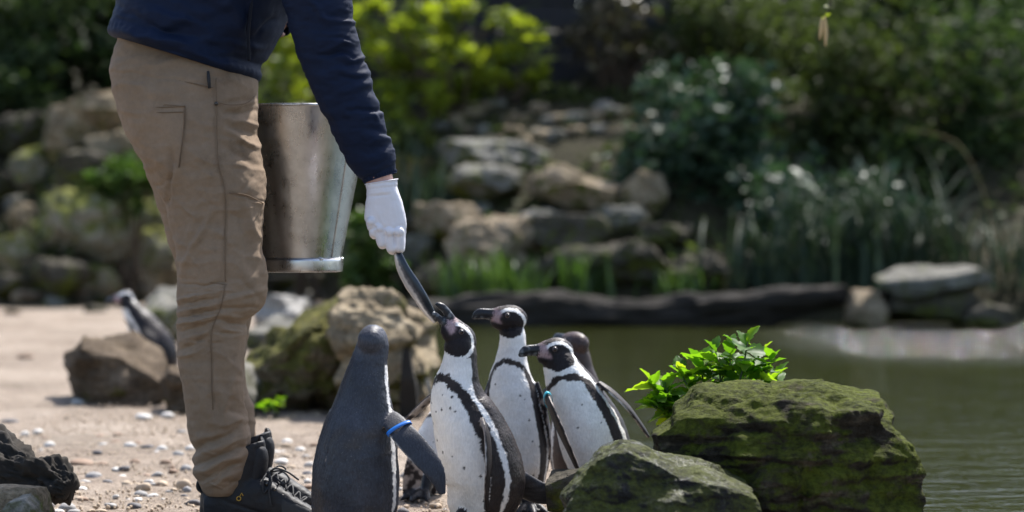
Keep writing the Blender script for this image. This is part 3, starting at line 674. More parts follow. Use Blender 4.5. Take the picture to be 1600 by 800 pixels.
plant('dark_shrub', 'shaded shrub hanging over the left bank', 20, 170, 200, 160, 23.2, 1900, .13, 'leaf_dark', 17, clumps=40, shell=.3)
plant('dark_shrub', 'shaded ground shrub behind the bucket', 420, 230, 300, 260, 21.5, 2800, .13, 'leaf_olive', 18, clumps=50, shell=.3)
plant('green_herb', 'tiny green weed at the foot of the mossy wedge', 428, 632, 46, 36, 7.9, 60, .03, 'leaf_fresh', 19, clumps=8, stems=3)
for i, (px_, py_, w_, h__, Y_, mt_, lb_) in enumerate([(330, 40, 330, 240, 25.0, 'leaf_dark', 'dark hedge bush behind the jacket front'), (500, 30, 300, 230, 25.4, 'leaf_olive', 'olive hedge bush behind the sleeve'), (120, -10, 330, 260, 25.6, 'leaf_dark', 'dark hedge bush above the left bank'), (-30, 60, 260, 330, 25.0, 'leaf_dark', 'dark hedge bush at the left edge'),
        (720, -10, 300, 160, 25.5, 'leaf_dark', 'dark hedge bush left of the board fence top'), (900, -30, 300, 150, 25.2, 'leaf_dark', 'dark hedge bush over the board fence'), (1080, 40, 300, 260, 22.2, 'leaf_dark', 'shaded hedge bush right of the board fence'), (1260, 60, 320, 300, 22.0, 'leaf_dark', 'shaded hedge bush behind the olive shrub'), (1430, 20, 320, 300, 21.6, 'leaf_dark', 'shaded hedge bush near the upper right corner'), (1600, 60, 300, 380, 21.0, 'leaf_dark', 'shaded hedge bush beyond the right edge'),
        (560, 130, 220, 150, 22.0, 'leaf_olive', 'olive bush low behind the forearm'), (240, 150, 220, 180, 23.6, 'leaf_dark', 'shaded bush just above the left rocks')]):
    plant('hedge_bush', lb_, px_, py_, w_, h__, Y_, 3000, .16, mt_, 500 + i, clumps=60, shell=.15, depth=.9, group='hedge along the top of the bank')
rs = np.random.RandomState(9); gc = []
while len(gc) < 9000:
    x_ = rs.uniform(-7, 8); y_ = float(bank_y(x_)) + .2 + rs.rand() * 5.5
    if pn(np.array([[x_ * 1.1, y_ * 1.1, 4.0]]))[0] > -.12: gc.append((x_, y_, float(height(x_, y_)) + rs.uniform(0, .10)))
tag(ob('ground_cover', leaf_cloud_mesh('ground_cover', np.array(gc), len(gc), .10, rs), MAT['leaf_olive']), 'low leafy ground cover growing over the banks', 'ground cover', kind='stuff')
# trees behind everything; their shade keeps the bank dark
def tree(label, x, y, trunk_h, R, n, seed, mat='leaf_dark'):
    z0 = float(height(x, y)); c = np.array([x, y, z0 + trunk_h]); rs = np.random.RandomState(seed)
    e = empty('broadleaf_tree', (x, y, z0), label, 'tree', 'trees behind the far bank'); pts, cc = crown_points(rs, n, R, 90, .25)
    child('crown', leaf_cloud_mesh('crown', pts + c, n, .17, rs), MAT[mat], e)
    g = Geo(); g.tube(crom([(x, y, z0 - .2), (x + .1, y, z0 + trunk_h * .5), c], 12), np.linspace(.16, .07, 12), 10)
    for k in range(14): g.tube(crom([(x + .05, y, z0 + trunk_h * (.35 + .04 * k)), (c + cc[k]) * .5 + np.array([x, y, z0 + trunk_h * .7]) * .5, c + cc[k]], 8), np.linspace(.06, .012, 8), 6)
    child('trunk', g.mesh('trunk'), MAT['bark'], e)
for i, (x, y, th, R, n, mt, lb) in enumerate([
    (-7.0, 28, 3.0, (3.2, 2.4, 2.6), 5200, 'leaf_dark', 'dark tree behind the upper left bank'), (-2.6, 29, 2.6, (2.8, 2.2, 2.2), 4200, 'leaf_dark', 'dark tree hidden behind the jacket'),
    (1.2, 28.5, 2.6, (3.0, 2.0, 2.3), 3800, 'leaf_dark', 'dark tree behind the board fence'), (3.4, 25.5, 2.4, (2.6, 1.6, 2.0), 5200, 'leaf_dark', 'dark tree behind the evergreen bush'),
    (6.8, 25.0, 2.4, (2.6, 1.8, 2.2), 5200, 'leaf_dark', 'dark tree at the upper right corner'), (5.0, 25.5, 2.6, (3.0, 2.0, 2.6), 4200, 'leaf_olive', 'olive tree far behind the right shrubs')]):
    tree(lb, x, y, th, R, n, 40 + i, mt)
# grasses and reeds
def blades(name, label, px, py, Y, n, hgt, spread, mat, seed, width=.012, arch=.6, cat='grass tuft', group=None):
    rs = np.random.RandomState(seed); c = gh(px, py) if Y is None else P(px, py, Y); V = []; Q = []; T = []; o = 0; S = 7
    for k in range(n):
        a = rs.uniform(0, 6.283); b = c + np.array([rs.normal() * spread, rs.normal() * spread * .5, -.02]); d = np.array([math.cos(a), math.sin(a), 0]); L = hgt * rs.uniform(.55, 1.15); s_ = np.array([-d[1], d[0], 0]); tt = rs.rand() * .999
        ar = arch * rs.uniform(.3, 1.3)
        for j in range(S):
            t = j / (S - 1); p = b + d * L * ar * t * t * .8 + np.array([0, 0, L * (t - .38 * ar * t ** 2.6)]); w = width * (1 - t ** 2) * rs.uniform(.9, 1.1) + .0008
            V += [p - s_ * w, p + s_ * w + np.array([0, 0, .25 * w])]; T += [tt, tt]
            if j: Q.append((o + 2 * j - 2, o + 2 * j - 1, o + 2 * j + 1, o + 2 * j))
        o += 2 * S
    me = fast_mesh(name, np.array(V) - c, np.array(Q), True); set_attr(me, 'tint', T)
    return tag(ob(name, me, MAT[mat], loc=c), label, cat, group)
for i, (x, y, Y, n_, h_, sp, lb) in enumerate([(720, 470, 15.9, 40, .38, .10, 'leftmost green grass tuft behind the long log'), (765, 468, 15.9, 60, .42, .14, 'wide grass tuft in front of the big square rock'), (815, 468, 15.9, 36, .34, .10, 'grass tuft at the right foot of the big square rock'),
        (912, 468, 15.9, 40, .42, .09, 'lone upright grass tuft before the dark hollow'), (1062, 466, 15.9, 44, .28, .12, 'short bright grass tuft under the evergreen bush')]):
    blades('grass_tuft', lb, x, y, Y, n_, h_, sp, 'leaf_grass', 60 + i, width=.011, arch=.5)
for i, (x, y, Y, n_, h_, lb) in enumerate([(1180, 455, 16.2, 46, .75, 'reed clump nearest the evergreen bush'), (1265, 452, 16.2, 60, .95, 'reed clump behind the log end'), (1350, 448, 16.4, 70, 1.05, 'tall arching reed clump left of the flat slab'), (1440, 440, 16.5, 60, 1.0, 'arching reed clump behind the flat slab'), (1560, 450, 16.3, 46, .8, 'reed clump at the right edge')]):
    blades('reed_clump', lb, x, y, Y, n_, h_, .18, 'leaf_reed', 80 + i, width=.014, arch=.9, cat='reeds')
for i, (x, y, n_, h_, lb) in enumerate([(660, 300, 40, .55, 'bluish leaf clump right of the cuff'), (690, 330, 34, .45, 'bluish leaf clump above the brown rock')]):
    blades('leaf_clump', lb, x, y, None, n_, h_, .16, 'leaf_reed', 90 + i, width=.02, arch=.4, cat='plant')
for i, (x, y, h_, lb) in enumerate([(215, 797, .022, 'tiny green sprout on the sand near the boot'), (160, 797, .016, 'tiny green sprout beside the grey pebble')]):
    blades('sprout', lb, x, y, None, 14, h_, .012, 'leaf_grass', 95 + i, width=.0016, arch=.6, cat='sprout')
# dry arching stems and the hanging catkin
tag(ob('dry_stem', Geo().tube(crom([P(1410, 200, 16.2), P(1480, 215, 16.1), P(1515, 250, 16.0), P(1545, 330, 16.0), P(1560, 440, 16.2)], 24), np.linspace(.0025, .006, 24), 8).mesh('dry_stem'), MAT['reed_stem']), 'arching dry yellow stem among the right reeds', 'stem')
tag(ob('dry_stem', Geo().tube(crom([P(1525, 192, 15.9), P(1570, 182, 15.9), P(1620, 180, 15.9), P(1700, 230, 16), P(1720, 440, 16.2)], 24), np.linspace(.002, .005, 24), 8).mesh('dry_stem'), MAT['bark']), 'pale thin stem reaching in from the right edge', 'stem')
ck = P(1286, 28, 6.9); cke = empty('catkin', ck, 'pair of tan catkins hanging at the top right', 'catkin')
child('twig', Geo().tube(crom([P(1330, -120, 6.95), P(1310, -50, 6.92), P(1297, 8, 6.9), P(1288, 24, 6.9)], 14), np.linspace(.004, .0012, 14), 6).mesh('twig'), MAT['bark'], cke)
for a, b in (((1284, 28), (1281, 62)), ((1288, 26), (1290, 72))):
    pts = crom([P(a[0], a[1], 6.9), P((a[0] + b[0]) / 2 + 1, (a[1] + b[1]) / 2, 6.9), P(b[0], b[1], 6.9)], 12)
    child('catkin_tassel', Geo().tube(pts, .0055 * np.sin(np.linspace(.3, 2.9, 12)) + .0005, 8).mesh('catkin_tassel'), MAT['straw'], cke)
rs = np.random.RandomState(77)
for q in ((1285, 26), (1287, 24), (1296, 10), (1298, 12)): child('leaf', leaf_cloud_mesh('leaf', np.array([P(q[0], q[1], 6.9)]), 1, .022, rs), MAT['leaf_lime'], cke)

# ------------------------------------------------------------------ penguins
DARK = np.array([.013, .010, .011]); WHITE = np.array([.76, .735, .705]); SLATE = np.array([.040, .042, .052])
PINK = np.array([.36, .25, .26]); BEAK = np.array([.022, .023, .027]); GREYB = np.array([.17, .18, .19])
def cmix(a, b, t): t = np.asarray(t)[:, None]; return a * (1 - t) + b * t
def flipper_shell(g, path, width, nrm, thick, lab, m=14, n=26):
    """flat paddle along path; nrm = outer face normal"""
    K = crom(np.column_stack([path, width]), n); T = unit(np.gradient(K[:, :3], axis=0)); R = []
    for i in range(n):
        nn = unit(nrm - np.dot(nrm, T[i]) * T[i]); s = np.cross(T[i], nn); th = np.linspace(0, 2 * np.pi, m, endpoint=False)
        tk = thick * (1 - .35 * i / n)
        R.append(K[i, :3] + K[i, 3] * np.cos(th)[:, None] * s + tk * np.sin(th)[:, None] * nn)
    g.rings(R, lab=lab)
    return K[:, :3]
def penguin(label, Y, spine, ventral, head, fwd, flippers=(), tail=None, feet=(), seed=0, back=DARK, speck=.5, gape=None, voxel=.0028, spots=26, hs=1.0, band_u=(.56, .70), hood=False, eyes=True, band_w=1.0, group='penguins gathered round the keeper'):
    rs = np.random.RandomState(seed); V0 = np.asarray(ventral, float)
    keys = [list(P(x, y, Y + (d[0] if d else 0))) + [M(hw, Y)] for x, y, hw, *d in spine]
    K = crom(keys, 140); C = K[:, :3]; W = K[:, 3]; T = unit(np.gradient(C, axis=0))
    Vv = unit(V0 - (T @ V0)[:, None] * T); Sv = np.cross(T, Vv)
    th = np.linspace(0, 2 * np.pi, 72, endpoint=False); uu = np.linspace(0, 1, 140)
    belly = .06 * np.exp(-((uu - .25) / .2) ** 2)
    R = [C[i] + W[i] * ((.93 + belly[i]) * np.cos(th)[:, None] * Vv[i] + np.sin(th)[:, None] * Sv[i]) for i in range(140)]
    g = Geo(); g.rings(R, lab=0)
    # head frame
    H = P(head[0], head[1], Y + (head[2] if len(head) > 2 else 0)); f = unit(np.asarray(fwd, float)); up = unit(np.array([0, 0, 1.0]) - f[2] * f) if abs(f[2]) < .95 else unit(np.array([1, 0, 0.]))
    sd = np.cross(up, f); ax = np.stack([f, sd, up])
    L = lambda x, y, z: H + hs * (x * f + y * sd + z * up)
    g.ball(L(-.003, 0, .001), np.array([.040, .028, .031]) * hs, ax, 20, 28, 1)
    g.ball(L(.014, 0, .005), np.array([.030, .021, .024]) * hs, ax, 16, 24, 1)
    g.ball(L(.012, 0, -.010), np.array([.030, .020, .018]) * hs, ax, 16, 24, 1)
    def mand(rows, ang):
        R_ = []; ca, sa = math.cos(ang), math.sin(ang)
        for x, zc, hz, hy in rows:
            t_ = np.linspace(0, 2 * np.pi, 20, endpoint=False)
            xx = x - .024; zr = zc + hz * np.sin(t_); X_ = .024 + xx * ca - zr * sa; Z_ = xx * sa + zr * ca
            R_.append(np.array([L(X_[j], hy * np.cos(t_[j]) * (1 - .15 * abs(np.sin(t_[j]))), Z_[j]) for j in range(20)]))
        g.rings(crom_rings(R_, 26), lab=2)
    if gape is None:
        mand([(.020, .008, .0185, .0165), (.036, .0085, .0150, .0120), (.050, .0100, .0130, .0095), (.063, .0105, .0128, .0085), (.074, .0090, .0122, .0072), (.082, .0055, .0088, .0050), (.0865, .0010, .0036, .0022)], 0)
    else:
        mand([(.018, .012, .0115, .0155), (.036, .0125, .0098, .0118), (.052, .0130, .0088, .0092), (.066, .0125, .0086, .0080), (.078, .0095, .0082, .0064), (.088, .0045, .0050, .0036)], gape * .5)
        mand([(.018, .000, .0115, .0155), (.036, .000, .0085, .0115), (.052, .001, .0075, .0090), (.066, .002, .0070, .0075), (.078, .003, .0045, .0050)], -gape * .5)
    fl_paths = []
    for k, (path, wid, nrm) in enumerate(flippers):
        pts = np.array([P(x, y, Y + d) for x, y, d in path]); fl_paths.append((flipper_shell(g, pts, [M(w, Y) for w in wid], unit(np.asarray(nrm, float)), .0062, 3 + k), unit(np.asarray(nrm, float)), M(max(wid), Y)))
    if tail:
        pts = [P(x, y, Y + d) for x, y, d, w in tail]; g_t = crom(np.column_stack([pts, [M(w, Y) for w in [q[3] for q in tail]]]), 20); R_ = []
        for i in range(20):
            t_ = np.linspace(0, 2 * np.pi, 24, endpoint=False); Tt = unit(g_t[-1, :3] - g_t[0, :3]); s_ = unit(np.cross(Tt, [0, .6, .8])); n_ = np.cross(s_, Tt)
            R_.append(g_t[i, :3] + g_t[i, 3] * (np.cos(t_)[:, None] * s_ + .45 * np.sin(t_)[:, None] * n_) * (1 + (.10 * np.sin(t_ * 5) * i / 20))[:, None])
        g.rings(R_, lab=8)
    for (x, Yf, dx, dy) in feet:
        b = np.array([x, Yf, .0]); d = unit(np.array([dx, dy, 0.0])); s_ = np.array([-d[1], d[0], 0]); zz = np.array([0, 0, 1.0])
        g.cap2(b + zz * .045 - d * .015, b + zz * .018, .015, .013, lab=9)
        for a in (-.55, 0, .55):
            dd = d * math.cos(a) + s_ * math.sin(a); L_ = .072 if a == 0 else .062
            g.tube(crom([b + zz * .016, b + dd * L_ * .5 + zz * .019, b + dd * L_ * .85 + zz * .010, b + dd * L_ * 1.12 + zz * .004], 12), [.009, .0095, .0095, .009, .009, .009, .009, .0085, .008, .006, .004, .002], 10, lab=9)
        web = [b + zz * .012, b + (d * .85 - s_ * .5) * .052 + zz * .010, b + d * .058 + zz * .011, b + (d * .85 + s_ * .5) * .052 + zz * .010]
        g.add([w + zz * .004 for w in web] + [w - zz * .004 for w in web], [(0, 1, 2, 3), (7, 6, 5, 4), (0, 4, 5, 1), (1, 5, 6, 2), (2, 6, 7, 3), (3, 7, 4, 0)], 9)
    src = g.verts(); lab = np.concatenate(g.lab)
    me = remesh(g.mesh('body'), voxel, 8 if hood else 3, .5)
    V = coords(me)
    kd = kdtree.KDTree(len(src))
    for i, p in enumerate(src): kd.insert(p, i)
    kd.balance()
    part = np.array([lab[kd.find(p)[1]] for p in V])
    # body coordinates
    d2 = ((V[:, None, :] - C[None, ::2, :]) ** 2).sum(2) if len(V) < 9000 else None
    ui = np.empty(len(V), int)
    for s0 in range(0, len(V), 8000):
        ui[s0:s0 + 8000] = ((V[s0:s0 + 8000, None, :] - C[None]) ** 2).sum(2).argmin(1)
    rel = V - C[ui]; a_ = (rel * Vv[ui]).sum(1); b_ = (rel * Sv[ui]).sum(1); th_ = np.abs(np.arctan2(b_, a_)); u = uu[ui] + (rel * T[ui]).sum(1) / (np.linalg.norm(np.diff(C, axis=0), axis=1).sum())
    nz = fbm(V * 55 + seed * 7, 3); nz2 = pn(V * 260 + seed)
    u1, u2 = band_u; thc = 1.36
    tt = np.clip((u - u1) / (u2 - u1), 0, None)
    tn = th_ + .05 * nz + .035 * nz2; tt = np.where(tt > 0, tt + .08 * nz + .05 * nz2, 0); q = np.sqrt((tn / thc) ** 2 + np.maximum(tt, 0) ** 2)
    lowt = 1 - .14 * sstep(.30, .05, u)
    col = cmix(np.tile(WHITE, (len(V), 1)), np.array([.52, .47, .41]) * np.ones((len(V), 3)), np.clip(.25 + .5 * fbm(V * 9 + seed, 3), 0, 1) * sstep(.55, .0, u))
    bw = .29 * band_w
    inband = sstep(1 - bw - .015, 1 - bw + .015, q) * (1 - sstep(.985, 1.015, q / (1.0)))
    inband *= np.where(th_ < 1.0, sstep(-.5, .15, nz + .9), 1)
    isback = sstep(1.125, 1.16, np.where(u > u1, np.maximum(tn / thc, .0), q) * lowt ** -.5)
    dk = np.clip(inband * (tt < 1.3) + isback, 0, 1)
    bcol = cmix(back[None] * (1 + .35 * fbm(V * 14 + 3, 3))[:, None], np.array([.050, .040, .034]) * np.ones((len(V), 3)), .7 * sstep(.1, .7, fbm(V * 11 + seed * 3, 3)))
    col = cmix(col, bcol, dk)
    spk = isback * speck
    if spots:      # round black dots on the belly
        cand = np.where((part == 0) & (q < .68) & (u > .08) & (u < u1 + .12))[0]
        if len(cand):
            for i in rs.choice(cand, min(spots, len(cand)), False):
                d = np.linalg.norm(V - V[i], axis=1); r_ = rs.uniform(.0018, .0034); col = cmix(col, DARK * np.ones_like(col), 1 - sstep(r_ * .7, r_ * 1.15, d))
    gloss = .22 * isback
    # head
    hl = (V - H) / hs; x = hl @ f; y_ = hl @ sd; z = hl @ up
    n3 = .05 * nz + .04 * nz2
    hm = np.sqrt(((x - .000) / .033) ** 2 + ((z + .013) / .031) ** 2) + n3
    ish = np.isin(part, (0, 1)) & (np.linalg.norm(hl, axis=1) < .058) & (u > .72)
    ang = np.arctan2(z + .009, x - .001)
    stripe = (hm > 1.0) & (hm < 1.24)
    hc = np.where((hm < 1.0)[:, None], DARK * 1.05, np.where(stripe[:, None], WHITE, back * 1.1))
    hc = np.where(((x > .0) & (z < -.004) & (z > -.026 - .2 * x) & (hm < 1.32))[:, None], DARK, hc); low = (hm >= 1.0) & (z < -.026 - .2 * np.maximum(x, 0)); hc = np.where(low[:, None], col if True else WHITE, hc)
    lowd = (hm >= 1.30) & (z < -.02); hc = np.where(lowd[:, None], col, hc)
    # thin brow line reaching the bill, dark forehead
    pinkm = np.clip(sstep(.016, .024, x + .006 * nz - .25 * np.maximum(0, z - .008)) * sstep(.024, .017, z + .004 * nz) * sstep(-.013, -.005, z + .3 * (.03 - x)), 0, 1)
    hc = cmix(hc, PINK * np.ones_like(hc), pinkm * .95)
    if hood: hc = np.where((hm < .8)[:, None] & (x > 0)[:, None], DARK, back[None] * (1 + (.7 if not eyes else .3) * sstep(.056, .028, np.linalg.norm(hl, axis=1)))[:, None])
    col = np.where(ish[:, None], hc, col); spk = np.where(ish, np.where(hm > 1.3, speck * .7, 0), spk)
    isb = part == 2
    bc = np.tile(BEAK, (len(V), 1)); bc = cmix(bc, GREYB * np.ones_like(bc), sstep(.15, .6, nz + .3 * np.sin(x * 420)) * .7)
    bc = cmix(bc, PINK * np.ones_like(bc), sstep(.041, .033, x + .0025 * nz) * np.where(z < .012, 1, .35))
    bc = cmix(bc, BEAK * .6 * np.ones_like(bc), np.exp(-((z - (.006 if gape is None else 0.006)) / .0012) ** 2) * (x > .03))
    col = np.where(isb[:, None], bc, col); gloss = np.where(isb & (x > .036), .34, gloss); spk = np.where(isb, 0, spk)
    for k, (pth, nrm, mw) in enumerate(fl_paths):
        s_ = part == 3 + k
        if not s_.any(): continue
        Vk = V[s_]; j = ((Vk[:, None, :] - pth[None]) ** 2).sum(2).argmin(1); Tk = unit(np.gradient(pth, axis=0))[j]; rl = Vk - pth[j]
        nn = unit(nrm - (Tk @ nrm)[:, None] * Tk); side = np.cross(Tk, nn); w_ = (rl * side).sum(1) / mw; o_ = (rl * nn).sum(1)
        c_ = np.tile(back * .9, (len(Vk), 1)); inner = cmix(np.tile(np.array([.34, .29, .26]), (len(Vk), 1)), DARK * 1.3 * np.ones_like(c_), sstep(-.1, .35, fbm(Vk * 45 + seed, 3)))
        c_ = cmix(c_, inner, sstep(.0005, -.0012, o_)); c_ = cmix(c_, np.array([.55, .53, .52]) * np.ones_like(c_), sstep(.86, .96, w_ + .04 * nz[s_]))
        col[s_] = c_; spk[s_] = speck * .3; gloss[s_] = .12
    s_ = part == 8; col[s_] = np.array([.05, .048, .052]) * (1 + .7 * pn(np.column_stack([V[s_][:, 2] * 160, V[s_][:, 1] * 160, V[s_][:, 0] * 12])))[:, None]; spk[s_] = .3
    s_ = part == 9; col[s_] = np.array([.018, .017, .018]); spk[s_] = 0; gloss[s_] = .2
    col = np.clip(col, .004, .85)
    # ruffled feather relief
    nrm_ = normals(me); soft = np.isin(part, (0, 1)); V2 = V + nrm_ * (soft * (.0009 * nz2 + .0016 * fbm(V * 24 + seed, 2)))[:, None]
    base = np.array([C[0][0], C[0][1], 0.0])
    set_coords(me, V2 - base)
    set_attr(me, 'plumage', np.column_stack([col, np.ones(len(V))]), 'FLOAT_COLOR'); set_attr(me, 'speckle', np.clip(spk, 0, 1)); set_attr(me, 'gloss', gloss)
    e = empty('penguin', base, label, 'penguin', group)
    ob('body', me, MAT['feather'], e)
    if eyes:
        for sgn in (1, -1):
            ge = Geo().ball(L(.008, sgn * .0262, .0085), np.array([.0062, .0036, .0062]) * hs, ax, 10, 16)
            ring = ob('eye', ge.mesh('eye', about=base), MAT['eye_ring'], e)
            gp = Geo().ball(L(.008, sgn * .0285, .0085), np.array([.0042, .0030, .0042]) * hs, ax, 10, 16)
            ob('pupil', gp.mesh('pupil', about=base), MAT['eye'], ring)
    return e, fl_paths, base
def crom_rings(R, n):
    R = np.asarray(R); k, m, _ = R.shape; return crom(R.reshape(k, -1), n).reshape(n, m, 3)
def flipper_band(e, base, pth, nrm, i, w, th, mat, hgt=.0042):
    """closed ring round a flipper at sample i of its path"""
    T = unit(pth[i + 1] - pth[i - 1]); nn = unit(nrm - np.dot(nrm, T) * T); s = np.cross(T, nn); t_ = np.linspace(0, 2 * np.pi, 40, endpoint=False)
    outer = lambda k, q: pth[i] + T * q + (w * k) * np.cos(t_)[:, None] * s + (th * k + .001) * np.sin(t_)[:, None] * nn
    R = [outer(1.0, -hgt), outer(1.10, -hgt), outer(1.10, hgt), outer(1.0, hgt), outer(1.0, -hgt)]
    ob('flipper_band', Geo().rings(R, cap=False).mesh('flipper_band', about=base), mat, e)

pA, flA, bA = penguin('penguin seen from behind with a blue flipper band, beside the boot', 4.78,
    [(556, 842, 42), (555, 815, 60), (556, 770, 68), (557, 720, 66), (562, 675, 59), (567, 640, 49), (570, 612, 41.5), (573, 587, 35), (577, 564, 29), (581, 547, 26.5), (583, 536, 25), (583, 526, 22)],
    (.52, .85, 0), (583, 534), (.12, .97, -.06),
    [([(592, 640, .0), (612, 656, -.045), (632, 680, -.075), (657, 708, -.09), (680, 737, -.10), (692, 773, -.10)], [10, 18, 21, 21, 17, 6], (.28, -1, .25)),
     ([(524, 648, -.03), (506, 692, -.035), (495, 745, -.03), (490, 815, -.01)], [14, 22, 22, 8], (-1, -.45, .1))],
    None, [(P(540, 850, 4.84)[0], 4.84, -.2, 1), (P(585, 850, 4.84)[0], 4.84, .3, 1)], seed=1, back=SLATE, speck=.35, hood=True, spots=0, eyes=False, hs=1.10)
flipper_band(pA, bA, flA[0][0], flA[0][1], 8, M(20, 4.75), .0082, MAT['blue_band'])
pB, flB, bB = penguin('penguin with spotted belly stretching its beak up to the fish', 4.95,
    [(742, 826, 40), (750, 795, 53), (758, 752, 63), (746, 705, 62), (730, 662, 56), (717, 630, 47), (714, 605, 40), (717, 580, 32), (719, 556, 27), (718, 540, 25), (717, 530, 22)],
    (-.74, -.67, 0), (717, 526), (-.68, -.14, .72),
    [([(753, 655, -.075), (761, 680, -.10), (763, 720, -.105), (761, 765, -.09), (761, 798, -.07)], [7, 15, 17, 14, 5], (.97, -.22, 0)),
     ([(686, 612, .03), (668, 626, .03), (648, 645, .03), (626, 664, .03)], [8, 13, 13, 5], (-.2, .35, .9))],
    [(800, 745, .03, 26), (830, 765, .05, 27), (860, 775, .06, 22), (882, 776, .07, 8)],
    [(P(715, 828, 4.9)[0], 4.88, -.6, -.8), (P(762, 828, 4.9)[0], 4.92, -.5, -.85)], seed=2, back=np.array([.026, .020, .019]), speck=.9, gape=.30, band_u=(.50, .68), spots=18)
pC, flC, bC = penguin('tall penguin in the middle, white front to the camera, looking left', 5.35,
    [(803, 785, 36), (806, 755, 44), (808, 720, 49), (806, 680, 48.5), (803, 645, 45), (800, 615, 41), (798, 590, 34), (799, 566, 26), (801, 545, 22), (801, 528, 20.5), (799, 515, 19)],
    (-.16, -1, 0), (795, 498), (-.98, -.18, .03),
    [([(838, 598, -.01), (850, 640, -.02), (856, 690, -.01), (853, 735, .0)], [7, 14, 15, 6], (.9, .3, .1)), ([(765, 600, 0), (756, 640, -.01), (754, 700, 0)], [7, 14, 6], (-.9, .3, 0))],
    None, [(P(785, 797, 5.3)[0], 5.28, -.2, -1), (P(825, 797, 5.3)[0], 5.28, .2, -1)], seed=3, speck=.4, spots=8, band_u=(.60, .73), back=np.array([.024, .018, .017]))
pD, flD, bD = penguin('penguin at the right of the group leaning left beside the boulder', 5.2,
    [(945, 796, 34), (943, 765, 45), (937, 720, 53), (924, 678, 54), (909, 642, 48), (895, 612, 41), (884, 590, 34), (876, 572, 28), (871, 560, 24), (869, 553, 21)],
    (-.42, -.9, 0), (867, 550), (-.95, -.30, -.10),
    [([(935, 598, -.02), (955, 612, -.03), (982, 638, -.03), (1002, 665, -.02), (1014, 684, -.02)], [8, 12, 12, 9, 3], (.55, -.25, .8)),
     ([(852, 612, -.06), (862, 640, -.11), (880, 682, -.13), (898, 722, -.12), (904, 735, -.12)], [8, 15, 18, 13, 6], (-.75, -.2, -.2))],
    None, [(P(920, 810, 5.15)[0], 5.15, -.5, -.85), (P(965, 810, 5.15)[0], 5.15, -.3, -.9)], seed=4, speck=.5, spots=9, band_u=(.56, .71), back=np.array([.024, .018, .017]))
flipper_band(pD, bD, flD[1][0], flD[1][1], 3, M(13, 5.2), .008, MAT['teal_band'])
penguin('brown backed penguin mostly hidden, only its nape showing behind the others', 5.75,
    [(905, 752, 40), (905, 710, 47), (905, 670, 46), (906, 630, 40), (906, 600, 31), (903, 575, 24), (900, 555, 22), (899, 542, 20)],
    (-.5, .85, 0), (898, 538), (-.62, .77, .05), [], None, [], seed=5, back=np.array([.050, .034, .031]), speck=.3, spots=0, hood=True)
penguin('crouching penguin half hidden between the other two at the left', 5.62,
    [(664, 768, 26), (668, 738, 34), (678, 700, 34), (690, 665, 28), (700, 640, 22), (706, 625, 19)],
    (-.55, -.83, 0), (708, 618), (.5, -.8, -.2),
    [([(656, 690, -.07), (650, 720, -.09), (642, 760, -.09), (636, 786, -.09)], [8, 16, 15, 6], (-.3, .9, 0))],
    None, [(P(664, 777, 5.55)[0], 5.55, -.4, -.9)], seed=6, spots=6, eyes=True)
penguin('penguin standing far off behind the brown rock on the left', 9.6,
    [(256, 588, 20), (252, 562, 29), (239, 536, 31), (224, 510, 26), (210, 490, 19), (200, 476, 13), (196, 470, 11)],
    (-.9, .15, 0), (194, 466), (-.93, -.2, -.28),
    [([(224, 508, -.06), (235, 530, -.09), (243, 552, -.09)], [6, 10, 4], (.5, -.85, .2))], None, [(P(252, 598, 9.6)[0], 9.6, -.8, -.5)], seed=7, voxel=.006, spots=0, group=None)

# ------------------------------------------------------------------ the fish
fp = crom([P(617, 384, 4.93), P(622, 398, 4.92), P(630, 420, 4.92), P(644, 444, 4.925), P(657, 464, 4.93), P(668, 483, 4.94), P(682, 502, 4.95)], 60)
fw = np.interp(np.linspace(0, 1, 60), [0, .1, .3, .5, .75, 1], [.0060, .0070, .0130, .0160, .0140, .008]); Tn = unit(np.gradient(fp, axis=0)); R = []; side = []
for i in range(60):
    s_ = unit(np.cross(Tn[i], [0, -1, 0])); t_ = np.linspace(0, 2 * np.pi, 28, endpoint=False); n_ = np.array([0, -1.0, 0])
    R.append(fp[i] + fw[i] * (np.cos(t_)[:, None] * s_ + .62 * np.sin(t_)[:, None] * n_)); side.append(.5 - .5 * np.cos(t_) * np.sign(s_[0]) * -1)
g = Geo().rings(R); fe = empty('fish', fp[30], 'small silver fish with dark back passed from the glove to the beak', 'fish')
me = g.mesh('body'); set_attr(me, 'side', np.concatenate([np.concatenate(side), [.5, .5]])); child('body', me, MAT['fish'], fe)
g = Geo(); a = fp[0]; d0 = -Tn[0]
for sg in (-1, 1): g.add([a - d0 * .004, a + d0 * .014 + sg * unit(np.cross(d0, [0, 1, 0])) * .010, a + d0 * .008, a - d0 * .002 + np.array([0, .002, 0])], [(0, 1, 2), (0, 2, 3), (1, 3, 2), (0, 3, 1)])
me = g.mesh('tail_fin', False); set_attr(me, 'side', np.full(len(me.vertices), .7)); child('tail_fin', me, MAT['fish'], fe)

